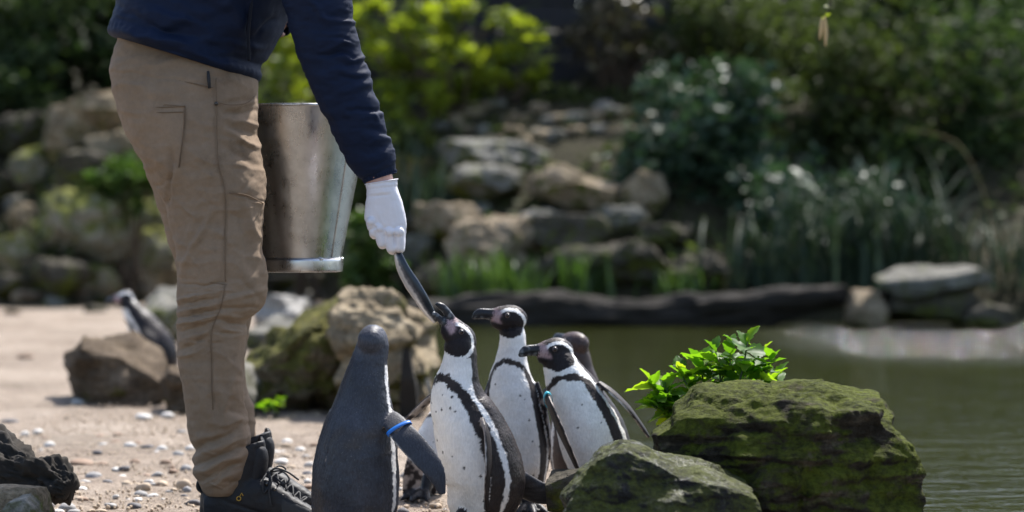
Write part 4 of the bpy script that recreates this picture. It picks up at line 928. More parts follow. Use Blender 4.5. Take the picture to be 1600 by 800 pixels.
# ------------------------------------------------------------------ the keeper
def seg_dist(px, py, x1, y1, x2, y2):
    dx, dy = x2 - x1, y2 - y1; t = np.clip(((px - x1) * dx + (py - y1) * dy) / (dx * dx + dy * dy), 0, 1)
    d = np.hypot(px - x1 - t * dx, py - y1 - t * dy); return d, t
def folds(px, py, L):
    """sum of soft ridges (positive) and creases (negative), amplitudes in millimetres"""
    r = np.zeros_like(px)
    for x1, y1, x2, y2, w, a in L:
        d, t = seg_dist(px, py, x1, y1, x2, y2); r += a * np.exp(-(d / w) ** 2) * np.clip(np.sin(np.pi * np.clip(t * .86 + .07, 0, 1)), 0, 1) ** .6
    return r * .0016
def px_of(V):
    d = V - CAM; fw = d[:, 1] * math.cos(PITCH) - d[:, 2] * math.sin(PITCH); upc = d[:, 1] * math.sin(PITCH) + d[:, 2] * math.cos(PITCH)
    return 800 + F * d[:, 0] / fw, 400 - F * upc / fw
def warp(px, py, a=4.0):
    q = np.column_stack([px * .028, py * .028, np.zeros(len(px))]); return px + a * 1.3 * fbm(q + 3.3, 2), py + a * fbm(q + 11.7, 2)
def cloth_d(px, py, Y, fold_list, seed):
    wx, wy = warp(px, py); d = folds(wx, wy, fold_list) if len(fold_list) else 0.0
    rid = 1 - np.abs(pn(np.column_stack([px * .011 + py * .006, py * .022 - px * .008, Y * 5]) + seed + 8)) * 2.2
    return d + .0028 * np.clip(rid, 0, 1) ** 2 + fbm(np.column_stack([px * .012, py * .026, Y * 6]) + seed, 3) * .0036 + fbm(np.column_stack([px * .05 + py * .02, py * .07, Y * 22]) + seed, 2) * .0012
def leg_rows(rows, n=420):
    k = crom(np.array(rows, float)[:, [0, 1, 2, 3, 4]], n); return k
def leg_shell(rows, m=220, n=420, fold_list=(), seed=0, sq=2.3):
    """rows: py, left px, right px, centre depth Y, half depth (m)"""
    k = leg_rows(rows, n); th = np.linspace(0, 2 * np.pi, m, endpoint=False); R = np.zeros((n, m, 3))
    ct, st = np.cos(th), np.sin(th); cx = np.sign(ct) * np.abs(ct) ** (2 / sq); sx_ = np.sign(st) * np.abs(st) ** (2 / sq)
    for i in range(n):
        py, l, r_, cY, hd = k[i]; c = P((l + r_) / 2, py, cY); hw = M((r_ - l) / 2, cY)
        R[i] = c + np.column_stack([hw * cx, -hd * sx_, np.zeros(m)])
    V = R.reshape(-1, 3); nrm = np.tile(np.column_stack([ct, -st, np.zeros(m)]), (n, 1))
    px, py = px_of(V)
    V = V + nrm * cloth_d(px, py, V[:, 1], fold_list, seed)[:, None]
    return V.reshape(n, m, 3)
near_rows = [(62, 186, 376, 5.09, .138), (85, 179, 386, 5.09, .148), (107, 176, 397, 5.085, .160), (143, 181, 400, 5.075, .163), (188, 191, 400, 5.06, .160), (234, 214, 405, 5.045, .148), (262, 228, 411, 5.035, .138), (290, 243, 414, 5.02, .122),
             (315, 258, 413, 5.01, .108), (345, 266, 408, 5.005, .100), (380, 273, 406, 5.0, .096), (415, 278, 412, 5.0, .093), (440, 280, 416, 5.0, .092), (465, 278, 413, 5.0, .090), (484, 277, 405, 5.0, .085), (500, 277, 388, 5.0, .080), (525, 277, 383, 5.0, .077),
             (560, 279, 381, 5.0, .075), (600, 285, 381, 5.0, .074), (640, 291, 382, 5.0, .073), (675, 297, 388, 5.0, .073), (700, 303, 391, 5.0, .074), (728, 303, 388, 5.0, .074), (748, 309, 382, 5.0, .070), (764, 316, 374, 5.0, .062), (772, 322, 366, 5.0, .052)]
fold_near = [(283, 428, 332, 325, 5, 5), (290, 380, 316, 300, 8, 3), (385, 325, 412, 425, 6, 5), (372, 320, 392, 420, 8, -3), (352, 170, 400, 158, 3, 3), (348, 178, 402, 172, 3, -3), (352, 184, 403, 196, 3.5, 3.5), (352, 195, 402, 212, 4, -3), (350, 205, 406, 232, 5, 3), (345, 230, 408, 262, 6, -2.5),
    (278, 470, 345, 455, 3.5, 3.2), (279, 478, 350, 466, 2.6, -4), (278, 488, 340, 478, 3.4, 4), (278, 498, 352, 484, 2.8, -4.5), (278, 508, 335, 498, 3.4, 3.5), (280, 522, 345, 500, 3, -4), (281, 536, 330, 516, 4, 3), (284, 548, 325, 528, 3.4, -3), (350, 470, 412, 452, 4, 3), (340, 482, 404, 480, 3, -3), (345, 492, 396, 494, 4, 4), (350, 500, 386, 508, 3, -5), (340, 508, 383, 524, 4, 2.5),
    (330, 560, 372, 640, 8, -3), (300, 600, 350, 690, 9, 3), (375, 560, 345, 660, 6, 2.5),
    (298, 690, 350, 678, 6, 3), (300, 704, 388, 664, 4.5, -5), (302, 716, 388, 680, 5.5, 6), (304, 729, 386, 696, 3.5, -6), (310, 742, 384, 708, 5, 6), (314, 752, 378, 722, 3.2, -6), (320, 763, 376, 738, 4, 4), (345, 665, 380, 655, 4, 4), (360, 640, 386, 655, 4, -4), (385, 645, 378, 690, 4, 3),
    (270, 240, 262, 312, 4, -7), (262, 312, 275, 400, 5, -2), (292, 190, 268, 300, 7, 2.5), (215, 270, 262, 250, 6, 2), (228, 292, 268, 276, 5, -2.5), (190, 130, 260, 150, 10, 2),
    # seams: yoke, side seam, knee seams
    (183, 112, 335, 134, 1.6, -1.6), (335, 118, 340, 250, 1.8, -1.4), (340, 250, 352, 300, 1.8, -1.4), (352, 300, 352, 442, 1.8, -1.4), (352, 442, 331, 520, 1.8, -1.4), (331, 520, 332, 650, 1.8, -1.4),
    (280, 444, 356, 442, 1.8, -2.4), (356, 301, 412, 316, 1.8, -2.4), (330, 517, 383, 523, 1.6, -1.8)]
fold_near = [(a, b, c, d, w, h * (.72 if abs(h) >= 4 else 1)) for a, b, c, d, w, h in fold_near]
_fr = random.Random(5)
for _k in range(22):      # small sharp creases behind the knee and over the boot
    _x = _fr.uniform(278, 330); _y = _fr.uniform(450, 560); _l = _fr.uniform(18, 46); _a = _fr.uniform(-.55, .15)
    fold_near.append((_x, _y, _x + _l * math.cos(_a), _y + _l * math.sin(_a), _fr.uniform(1.4, 2.4), _fr.choice([-1, 1]) * _fr.uniform(1.0, 2.2)))
for _k in range(14):
    _x = _fr.uniform(303, 350); _y = _fr.uniform(680, 765); _l = _fr.uniform(16, 40); _a = _fr.uniform(-1.0, .4)
    fold_near.append((_x, _y, _x + _l * math.cos(_a), _y + _l * math.sin(_a), _fr.uniform(1.5, 2.8), _fr.choice([-1, 1]) * _fr.uniform(1.0, 2.4)))
for _k in range(16):
    _x = _fr.uniform(285, 385); _y = _fr.uniform(180, 440); _l = _fr.uniform(20, 60); _a = _fr.choice([-1.1, -.9, .5, .8]) + _fr.uniform(-.2, .2)
    fold_near.append((_x, _y, _x + _l * math.cos(_a), _y + _l * math.sin(_a), _fr.uniform(2.0, 4.5), _fr.choice([-1, 1]) * _fr.uniform(.6, 1.5)))
far_rows = [(70, 195, 392, 5.18, .10), (150, 200, 392, 5.2, .11), (234, 220, 396, 5.21, .105), (300, 240, 398, 5.215, .10), (331, 251, 398, 5.215, .098), (369, 262, 396, 5.215, .095), (405, 275, 398, 5.215, .09), (440, 284, 402, 5.215, .088), (480, 290, 396, 5.215, .08), (540, 296, 384, 5.215, .072), (600, 302, 384, 5.215, .07),
            (640, 306, 397, 5.215, .07), (670, 310, 399, 5.215, .07), (700, 316, 396, 5.215, .068), (735, 322, 390, 5.215, .064), (752, 326, 380, 5.215, .055)]
person = empty('person', (P(380, 828, 5.0)[0], 5.05, 0), 'keeper in navy jacket and tan trousers bending to hand over a fish', 'person')
gt = Geo(); gt.rings(leg_shell(near_rows, fold_list=fold_near, seed=1.3)); gt.rings(leg_shell(far_rows, 120, 220, seed=5.1))
trousers = child('trousers', gt.mesh('trousers'), MAT['trousers'], person)
kn = leg_rows(near_rows)
def on_leg(px, py, off=0.0, sq=2.3):
    """point on the camera side of the near leg, lifted by off metres"""
    l = np.interp(py, kn[:, 0], kn[:, 1]); r_ = np.interp(py, kn[:, 0], kn[:, 2]); cY = np.interp(py, kn[:, 0], kn[:, 3]); hd = np.interp(py, kn[:, 0], kn[:, 4])
    c = np.clip(abs((px - (l + r_) / 2) / ((r_ - l) / 2)), 0, .999); s = (1 - c ** sq) ** (1 / sq); Yq = cY - hd * s
    p = P(px, py, Yq); d = cloth_d(np.array([px], float), np.array([py], float), np.array([Yq]), fold_near, 1.3)[0]
    return p + np.array([0, -1, 0]) * (off + d)
def patch(corners, n=18, m=18, off=.0022, thick=.003):
    """a sewn-on panel over the leg: corners in pixels, clockwise from top left"""
    a, b, c, d = [np.array(q, float) for q in corners]; top = []; bot = []
    for i in range(n):
        for j in range(m):
            u, v = j / (m - 1), i / (n - 1); q = (a * (1 - u) + b * u) * (1 - v) + (d * (1 - u) + c * u) * v
            e = min(u, 1 - u, v, 1 - v); h_ = off + (.0006 if e > .06 else 0.0)
            top.append(on_leg(q[0], q[1], h_)); bot.append(on_leg(q[0], q[1], h_ - thick - .004))
    g = Geo(); f = [(i * m + j, i * m + j + 1, (i + 1) * m + j + 1, (i + 1) * m + j) for i in range(n - 1) for j in range(m - 1)]; nm = n * m
    per = [j for j in range(m)] + [i * m + m - 1 for i in range(1, n)] + [(n - 1) * m + j for j in range(m - 2, -1, -1)] + [i * m for i in range(n - 2, 0, -1)]
    f += [(per[k], per[(k + 1) % len(per)], per[(k + 1) % len(per)] + nm, per[k] + nm) for k in range(len(per))]
    g.add(np.array(top + bot), f); return g
bp = child('back_pocket', patch([(200, 158), (290, 166), (282, 262), (228, 252)], off=.0058).mesh('back_pocket'), MAT['trousers'], trousers)
def seam(pts, r_=.0012, off=.0010): return Geo().tube([on_leg(x, y, off) for x, y in crom(pts, 60)], r_, 6).mesh('seam')
for pts in ([(198, 154), (212, 163), (240, 168), (290, 166)], [(204, 163), (214, 171), (240, 176), (289, 175)], [(338, 122), (339, 180), (341, 250), (352, 300), (352, 370), (352, 440)], [(352, 444), (345, 480), (331, 520), (331, 580), (333, 640)],
            [(183, 112), (230, 118), (290, 128), (333, 137)], [(340, 160), (360, 164), (385, 161), (399, 150)], [(289, 170), (287, 210), (280, 262)], [(282, 444), (315, 440), (354, 445)], [(358, 301), (385, 305), (412, 318)]):
    child('seam', seam(pts, off=.0072 if pts[0][0] in (198, 204, 289) else .0010), MAT['stitch'], trousers)
child('pocket_slit_shade', Geo().tube([on_leg(x, y, .0055) for x, y in crom([(198, 152), (206, 159), (222, 163), (246, 164)], 30)], np.interp(np.linspace(0, 1, 30), [0, .2, 1], [.0012, .0032, .0008]), 8).mesh('pocket_slit_shade'), MAT['boot_sole'], trousers)  # solid dark strip standing in for the shade inside the pocket mouth
child('rivet', Geo().ball(on_leg(338, 162, .002), .0042, n=8, m=12).mesh('rivet'), MAT['steel_dark'], trousers)
child('rivet', Geo().ball(on_leg(267, 310, .003), .0042, n=8, m=12).mesh('rivet'), MAT['steel_dark'], trousers)
# --- jacket: torso, two sleeves
def tor_shell():
    rows = [  # centre px, py, half length px across the picture, half depth m, axis lean (dx, dy)
        (290, 92, 96, .158, .30, -.95), (289, 94, 112, .184, .30, -.95), (288, 90, 119, .197, .30, -.95), (289, 84, 122.5, .203, .30, -.95), (291, 76, 122, .202, .32, -.95), (293, 66, 119.5, .198, .34, -.94), (296, 56, 120.5, .197, .36, -.93), (301, 42, 124, .196, .40, -.92), (313, 14, 129, .205, .44, -.9), (333, -30, 130, .21, .46, -.89), (365, -100, 128, .215, .48, -.88),
        (400, -170, 124, .22, .5, -.87), (432, -235, 112, .215, .5, -.87), (455, -282, 88, .17, .5, -.87), (468, -305, 62, .10, .5, -.87), (476, -322, 48, .068, .5, -.87), (486, -342, 45, .064, .5, -.87)]
    k = crom(np.array(rows, float), 260); m = 240; th = np.linspace(0, 2 * np.pi, m, endpoint=False); R = np.zeros((260, m, 3)); Nn = np.zeros((260, m, 3))
    for i in range(260):
        x, y, hl, hd, ax_, ay_ = k[i]; c = P(x, y, 5.10); a = unit(np.array([-ay_, 0, ax_ * -1.0])) ; a = unit(np.array([.95, 0, -ax_ * .95 / .95]))   # across the torso, front of the chest lower
        hw = M(hl, 5.1); cs = np.cos(th); sn = np.sin(th); sg = lambda v: np.sign(v) * np.abs(v) ** (2 / 2.3)
        R[i] = c + hw * sg(cs)[:, None] * a + hd * sg(sn)[:, None] * np.array([0, -1.0, 0]); Nn[i] = cs[:, None] * a + sn[:, None] * np.array([0, -1.0, 0])
    V = R.reshape(-1, 3); nn = Nn.reshape(-1, 3); px, py = px_of(V)
    L = [(180, 45, 300, 72, 6, 5), (185, 30, 310, 58, 6, -4), (220, 10, 330, 50, 9, 5), (250, -20, 350, 20, 9, -5), (200, 60, 330, 98, 5, -4), (200, 70, 330, 108, 4, 4), (330, 85, 405, 100, 5, -4), (330, 60, 410, 80, 6, 4), (385, 0, 390, 90, 4, -4), (350, -30, 375, 60, 9, 4), (395, 60, 440, 20, 6, -4), (180, 5, 230, 35, 8, -3), (240, 40, 290, 30, 9, 4)]
    d = folds(*warp(px, py, 6.0), L); fine = fbm(np.column_stack([px * .018 + py * .012, py * .035, V[:, 1] * 8]) + 3, 3) * .0035 + fbm(np.column_stack([px * .07, py * .05, V[:, 1] * 30]), 2) * .0009
    row = np.repeat(np.arange(260), m); gat = np.where(row < 75, .0009 * np.sin(np.tile(th, 260) * 46 + 4 * pn(V * 9)) * np.exp(-((row - 62) / 9.) ** 2), 0)
    return (V + nn * (d + fine + gat)[:, None]).reshape(260, m, 3)
def sleeve(keys, fold_list=(), seed=0, n=300, m=140, lean_round=.9):
    K = crom(np.array([list(P(x, y, Y)) + [M(w, Y)] for x, y, Y, w in keys]), n); T = unit(np.gradient(K[:, :3], axis=0)); th = np.linspace(0, 2 * np.pi, m, endpoint=False); R = np.zeros((n, m, 3)); Nn = np.zeros((n, m, 3))
    for i in range(n):
        x = unit(np.cross([0, 1.0, 0], T[i])); y = unit(np.cross(T[i], x)); Nn[i] = np.cos(th)[:, None] * x + np.sin(th)[:, None] * y; R[i] = K[i, :3] + K[i, 3] * (np.cos(th)[:, None] * x + lean_round * np.sin(th)[:, None] * y)
    V = R.reshape(-1, 3); px, py = px_of(V); d = folds(*warp(px, py, 6.0), fold_list) if len(fold_list) else 0
    s = np.repeat(np.arange(n), m) / n
    fine = fbm(np.column_stack([px * .02, py * .045, V[:, 1] * 9]) + seed, 3) * .0035 + fbm(np.column_stack([px * .05, py * .1, V[:, 1] * 30]) + seed, 2) * .001
    gat = .0022 * np.sin(np.tile(th, n) * 34 + 3 * pn(V * 11)) * np.exp(-((s - .955) / .02) ** 2)
    return (V + Nn.reshape(-1, 3) * (d + fine + gat)[:, None]).reshape(n, m, 3)
arm_keys = [(440, -215, 4.98, 62), (462, -160, 4.93, 66), (478, -90, 4.90, 60), (490, -30, 4.885, 55), (497, 5, 4.88, 53), (504, 42, 4.88, 51), (516, 84, 4.885, 49), (534, 133, 4.89, 46), (556, 188, 4.90, 42), (573, 228, 4.91, 38.5), (584, 252, 4.92, 35.5), (590, 265, 4.925, 31.5), (593, 272, 4.925, 28.5), (595, 278, 4.925, 27.5)]
arm_folds = [(a_, b_, c_ , d_ - 6 * (k_ % 3 - 1), w_ * (1 + .4 * (k_ % 2)), h_ * (.75, .45, .6)[k_ % 3]) for k_, (a_, b_, c_, d_, w_, h_) in enumerate([(480, -5, 515, 30, 6, 5), (490, 20, 555, 30, 4, -6), (505, 30, 556, 42, 5, 6), (470, 55, 550, 60, 7, 4), (500, 58, 563, 66, 3.5, -6), (510, 76, 566, 70, 4, 6), (500, 84, 560, 82, 3.5, -5), (530, 92, 572, 92, 4, 4), (535, 104, 576, 100, 3, -5), (520, 112, 578, 110, 4, 4), (530, 122, 582, 122, 3, -4.5), (540, 140, 584, 136, 4, 4),
             (545, 172, 598, 168, 3, -5.5), (560, 184, 600, 180, 4.5, 5), (580, 175, 590, 200, 4, 4), (570, 205, 612, 205, 4, -4), (575, 222, 618, 218, 5, 4), (470, 90, 530, 150, 9, 2.5), (500, 150, 560, 240, 8, 2.5), (548, 240, 615, 235, 4, -3)])]
larm_keys = [(440, -210, 5.25, 56), (455, -150, 5.31, 58), (472, -80, 5.35, 50), (478, -30, 5.37, 44), (472, -5, 5.38, 40), (458, 12, 5.38, 34), (445, 26, 5.37, 28), (438, 34, 5.365, 24), (434, 38, 5.36, 22)]
gj = Geo(); gj.rings(tor_shell(), cap=False)
jacket = child('jacket', gj.mesh('jacket'), MAT['jacket'], person)
rs_ = Geo().rings(sleeve(arm_keys, arm_folds, 2.2), cap=False); sl = child('sleeve', rs_.mesh('sleeve'), MAT['jacket'], jacket)
ls_ = Geo().rings(sleeve(larm_keys, (), 7.7, 160, 90), cap=False); child('sleeve', ls_.mesh('sleeve'), MAT['jacket'], jacket)
# zip and drawcord toggle
zp = [P(x, y, Yz) for x, y, Yz in crom([(400, -60, 4.93), (396, -20, 4.93), (391, 20, 4.935), (388, 55, 4.94), (389, 95, 4.95)], 40)]
child('zip', Geo().tube(zp, .0035, 8).mesh('zip'), MAT['jacket_lining'], jacket)
child('toggle', Geo().tube([on_leg(326, 112, .006), on_leg(327, 122, .008), on_leg(328, 138, .006)], [.0028, .004, .0034], 8).mesh('toggle'), MAT['lace'], jacket)
# --- body (skin): mostly inside the clothes
gb = Geo()
hip_r, hip_l = P(310, 130, 5.04), P(310, 130, 5.19); neck = P(478, -330, 5.1); chest = P(410, -170, 5.1)
gb.cap2(P(295, 120, 5.1), chest, .125, .135); gb.cap2(chest, P(440, -235, 5.1), .13, .10); gb.cap2(P(450, -260, 5.1), P(500, -365, 5.1), .058, .056)
for sx_, Yc in ((0, 5.0), (1, 5.215)):
    gb.cap2(P(312, 150, 5.05 + .12 * sx_), P(345, 440, Yc), .085, .056); gb.cap2(P(345, 440, Yc), P(345 + 8 * sx_, 745, Yc), .052, .036)
    gb.cap2(P(345, 745, Yc), P(370, 785, Yc), .036, .034); gb.cap2(P(365, 790, Yc), P(445, 806, Yc), .033, .026)
gb.cap2(P(445, -190, 4.97), P(497, 5, 4.885), .058, .046); gb.cap2(P(497, 5, 4.885), P(588, 262, 4.925), .044, .030); gb.cap2(P(588, 262, 4.925), P(597, 300, 4.925), .0315, .029)
gb.cap2(P(445, -190, 5.26), P(462, -8, 5.375), .055, .042); gb.cap2(P(462, -8, 5.375), P(405, 62, 5.33), .036, .0265)
# left hand holding the bucket edge, behind the jacket front
hl = P(405, 62, 5.33); gb.cap2(hl, P(368, 112, 5.30), .0265, .030); gb.cap2(P(368, 112, 5.30), P(364, 142, 5.29), .032, .030)
gb.cap2(P(424, 46, 5.29), P(441, 54, 5.285), .011, .0085)
for k in range(4):
    b0 = P(362 + k * 4, 146, 5.25 + k * .021); gb.cap2(b0, b0 + np.array([-.004, -.012, -.035]), .0105, .0095); gb.cap2(b0 + np.array([-.004, -.012, -.035]), b0 + np.array([.010, -.012, -.055]), .0095, .0085)
gb.cap2(P(372, 122, 5.26), P(378, 160, 5.24), .012, .0095)
# head with face, turned down towards the birds
Hc = P(530, -430, 5.1); hf = unit(np.array([.8, -.1, -.6])); hu = unit(np.array([0, 0, 1.0]) - hf[2] * hf); hs_ = np.cross(hu, hf); ax = np.stack([hf, hs_, hu]); LH = lambda x, y, z: Hc + x * hf + y * hs_ + z * hu
gb.ball(LH(0, 0, .03), (.098, .077, .098), ax); gb.ball(LH(.03, 0, -.05), (.068, .060, .065), ax); gb.cap2(LH(.088, 0, .012), LH(.112, 0, -.022), .010, .016); gb.ball(LH(.085, 0, -.06), (.014, .026, .011), ax); gb.ball(LH(.078, 0, -.10), (.022, .026, .018), ax); gb.ball(LH(.08, 0, .032), (.016, .052, .010), ax)
for s in (-1, 1): gb.ball(LH(-.008, s * .077, -.005), (.020, .009, .033), ax); gb.ball(LH(.074, s * .031, .010), (.014, .015, .010), ax)
body = child('body', remesh(gb.mesh('body'), .006, 3), MAT['skin'], person)
gh_ = Geo().ball(LH(-.018, 0, .048), (.102, .086, .100), ax, 24, 36); me = gh_.mesh('hair'); v = coords(me); v = v + unit(v - Hc) * (.008 * fbm(v * 40, 3))[:, None]; set_coords(me, v); child('hair', me, MAT['hair'], person)
# --- gloved right hand: a fist seen from its back, fingers closing on the fish tail
gg = Geo(); HY = 4.915
W0 = P(596, 286, HY); K0 = P(602, 352, HY - .004)
gg.rings(crom_rings([[P(x, y, HY + d_) for x, y, d_ in ring] for ring in (
    [(596 + 25.5 * math.cos(t), 283 - 4 * math.cos(t) , .026 * math.sin(t)) for t in np.linspace(0, 2 * np.pi, 24, endpoint=False)],
    [(597 + 24.5 * math.cos(t), 296 - 3 * math.cos(t), .026 * math.sin(t)) for t in np.linspace(0, 2 * np.pi, 24, endpoint=False)],
    [(600 + 29 * math.cos(t), 318 - 2 * math.cos(t), .024 * math.sin(t)) for t in np.linspace(0, 2 * np.pi, 24, endpoint=False)],
    [(602 + 33 * math.cos(t), 342 + 2 * math.cos(t), .022 * math.sin(t)) for t in np.linspace(0, 2 * np.pi, 24, endpoint=False)],
    [(603 + 31 * math.cos(t), 354 + 7 * math.cos(t), .020 * math.sin(t)) for t in np.linspace(0, 2 * np.pi, 24, endpoint=False)],
    [(604 + 24 * math.cos(t), 360 + 9 * math.cos(t), .012 * math.sin(t)) for t in np.linspace(0, 2 * np.pi, 24, endpoint=False)])], 40))
for k, (kx, ky, mx, my, tx, ty, ra) in enumerate([(580, 348, 584, 364, 592, 357, 9.0), (592, 358, 597, 379, 604, 367, 10.0), (608, 364, 612, 387, 616, 372, 10.6), (623, 364, 623, 386, 621, 376, 10.2)]):
    r0 = M(ra * .93, HY); a = P(kx, ky, HY - .008); b = P(mx, my, HY - .006); c = P(mx + 1, my + 3, HY + .022); d = P(tx, ty, HY + .034)
    gg.cap2(a, b, r0 * 1.02, r0 * .92); gg.cap2(b, c, r0 * .90, r0 * .85); gg.cap2(c, d, r0 * .85, r0 * .78)
    gg.ball(P(kx, ky - 2, HY - .014), r0 * .92, n=10, m=14)
gg.cap2(P(620, 332, HY + .016), P(626, 362, HY + .028), M(10, HY), M(9, HY)); gg.cap2(P(626, 362, HY + .028), P(627, 389, HY + .016), M(8.5, HY), M(6, HY))
me = remesh(gg.mesh('glove'), .0019, 2, .5); V = coords(me); nn = normals(me); px, py = px_of(V)
wr = folds(px, py, [(569, 292, 623, 287, 1.4, .5), (569, 297, 624, 291, 1.2, -.5), (572, 303, 618, 298, 1.3, .5), (571, 308, 610, 304, 1.8, -.8), (574, 362, 592, 352, 2.2, -1.5), (612, 358, 628, 352, 2, -1), (590, 330, 600, 352, 3, .8), (608, 330, 612, 356, 3, .8), (584, 352, 590, 364, 1.4, -1.5), (601, 360, 605, 376, 1.4, -1.8), (616, 366, 617, 384, 1.4, -1.8)])
set_coords(me, V + nn * (wr + .0006 * fbm(V * 60, 2))[:, None]); glove = child('glove', me, MAT['glove'], person)
child('glove_cuff', Geo().tube([P(596 + 25.6 * math.cos(t), 284 - 4.2 * math.cos(t), HY + .0262 * math.sin(t)) for t in np.linspace(0, 2 * np.pi, 41)], .0012, 8).mesh('glove_cuff'), MAT['glove'], glove)
# --- boots
def boot(dx, dY, laces=True):
    Yb = 5.0 + dY; A = lambda x, y, d=0.0: P(x + dx, y, Yb + d) if dY == 0 else P(x, y, 5.0 + d) + np.array([M(dx, 5), dY, 0])
    g = Geo(); ring = lambda cx, cy, hx, hd, tilt=0: [A(cx + hx * math.cos(t), cy + tilt * math.cos(t), hd * math.sin(t)) for t in np.linspace(0, 2 * np.pi, 32, endpoint=False)]
    g.rings(crom_rings([ring(362, 812, 50, .040), ring(361, 785, 49, .041), ring(362, 760, 47, .041, -2), ring(366, 735, 45, .042, -8), ring(372, 715, 42, .041, -14), ring(376, 700, 38, .038, -14)], 30))   # shaft
    prof = [(318, 775, .034), (345, 752, .040), (385, 742, .042), (415, 746, .043), (440, 760, .046), (462, 775, .048), (482, 788, .048), (498, 798, .044), (508, 808, .034), (512, 818, .018)]
    R = []
    for x, yt, hw in prof:
        yb = 820; hh = (yb - yt) / 2; cy = (yb + yt) / 2; R.append([A(x, cy - hh * math.sin(t) * (1 if math.sin(t) < 0 else 1), hw * math.cos(t)) if False else A(x, cy - hh * np.sign(math.sin(t)) * abs(math.sin(t)) ** .75, hw * np.sign(math.cos(t)) * abs(math.cos(t)) ** .7) for t in np.linspace(0, 2 * np.pi, 32, endpoint=False)])
    g.rings(crom_rings(R, 40))
    me = remesh(g.mesh('upper'), .0035, 4, .5); V = coords(me); nn = normals(me); q = (V - A(0, 800)) * 1.0
    cr = .0016 * fbm(V * 38, 3) - .0025 * np.exp(-((V[:, 2] - .045 + .35 * (V[:, 0] - A(400, 800)[0])) / .004) ** 2) * (V[:, 0] > A(350, 800)[0])
    set_coords(me, V + nn * cr[:, None])
    b = child('boot', me, MAT['boot'], person)
    # toe and heel panels, collar, tongue, sole
    R = []
    for x, yt, hw in [(440, 768, .0478), (462, 779, .0500), (482, 790, .0502), (498, 800, .0462), (509, 809, .0365), (514, 818, .020)]:
        yb = 820; hh = (yb - yt) / 2; cy = (yb + yt) / 2; R.append([A(x, cy - hh * np.sign(math.sin(t)) * abs(math.sin(t)) ** .75, hw * np.sign(math.cos(t)) * abs(math.cos(t)) ** .7) for t in np.linspace(0, 2 * np.pi, 32, endpoint=False)])
    child('toe_cap', Geo().rings(crom_rings(R, 20)).mesh('toe_cap'), MAT['boot_grey'], b)
    tg = remesh(Geo().rings(crom_rings([[A(395 + 18 * math.cos(t), 752 + 4 * math.cos(t), .031 * math.sin(t)) for t in np.linspace(0, 6.283, 24, endpoint=False)], [A(400 + 19 * math.cos(t), 722 + 3 * math.cos(t), .032 * math.sin(t)) for t in np.linspace(0, 6.283, 24, endpoint=False)],
        [A(401 + 18 * math.cos(t), 706 + 3 * math.cos(t), .030 * math.sin(t)) for t in np.linspace(0, 6.283, 24, endpoint=False)], [A(402 + 13 * math.cos(t), 697 + 2 * math.cos(t), .024 * math.sin(t)) for t in np.linspace(0, 6.283, 24, endpoint=False)], [A(403 + 5 * math.cos(t), 694, .012 * math.sin(t)) for t in np.linspace(0, 6.283, 24, endpoint=False)]], 24)).mesh('collar'), .003, 3)
    child('collar', tg, MAT['boot'], b)
    tn = Geo(); tn.rings(crom_rings([[A(408 + 7 * math.cos(t), 740, .02 + .022 * math.sin(t)) for t in np.linspace(0, 6.283, 20, endpoint=False)], [A(409 + 7 * math.cos(t), 708, .02 + .022 * math.sin(t)) for t in np.linspace(0, 6.283, 20, endpoint=False)], [A(408 + 6 * math.cos(t), 690, .02 + .02 * math.sin(t)) for t in np.linspace(0, 6.283, 20, endpoint=False)], [A(407 + 3 * math.cos(t), 682, .02 + .011 * math.sin(t)) for t in np.linspace(0, 6.283, 20, endpoint=False)]], 20))
    child('tongue', tn.mesh('tongue'), MAT['boot'], b)
    so = Geo(); out = [(312, .030), (318, .036), (345, .041), (400, .040), (440, .047), (480, .052), (500, .046), (512, .032), (516, .014)]
    Rs = []
    for x, hw in out: Rs.append([A(x, 812, hw), A(x, 828.5, hw * .97), A(x, 828.5, -hw * .97), A(x, 812, -hw)])
    child('sole', Geo().rings(Rs).mesh('sole', False), MAT['boot_sole'], b)
    if not laces: return
    rows = [(424, 742), (436, 751), (448, 761), (459, 770), (470, 779)]
    for k, (x, y) in enumerate(rows):
        x2, y2 = rows[min(k + 1, 4)]; jit = 2 * math.sin(k * 2.7)
        for s in (-1, 1):
            child('lace', Geo().tube(crom([A(x - 5, y + 12, -.030 * s), A(x + 3, y + 1 + jit, -.014 * s), A(x + 9, y - 1, .004 * s), A(x2 + 4 - 5, y2 + 6, .028 * s)], 14), .0021, 8).mesh('lace'), MAT['lace'], b)
            child('eyelet', Geo().ball(A(x - 7, y + 14, -.038 * s), (.005, .004, .005), n=8, m=12).mesh('eyelet'), MAT['steel_dark'], b)
    for pts in ([(420, 738, -.02), (432, 732, -.035), (450, 738, -.04), (467, 750, -.04)], [(420, 738, -.02), (424, 752, -.045), (420, 770, -.05), (424, 792, -.052)], [(420, 738, -.02), (440, 736, -.03), (452, 748, -.04), (444, 756, -.045), (428, 744, -.03)], [(420, 738, .0), (436, 728, .02), (446, 734, .03), (430, 742, .01)], [(418, 738, -.022), (410, 752, -.042), (412, 770, -.046), (420, 760, -.045), (421, 742, -.03)]):
        child('lace', Geo().tube(crom([A(*q) for q in pts], 24), .0021, 8).mesh('lace'), MAT['lace'], b)
    child('knot', Geo().ball(A(421, 739, -.022), (.007, .006, .006), n=10, m=14).mesh('knot'), MAT['lace'], b)
    child('side_mark', Geo().tube([A(373 + 3.2 * math.cos(t), 779 + 3.2 * math.sin(t), -.0445) for t in np.linspace(0, 6.283, 20)], .0012, 6).mesh('side_mark'), MAT['brass'], b)
    child('side_mark', Geo().tube([A(375, 775, -.0445), A(377.5, 770.5, -.0445), A(380, 775, -.0445)], .0013, 6).mesh('side_mark'), MAT['brass'], b)
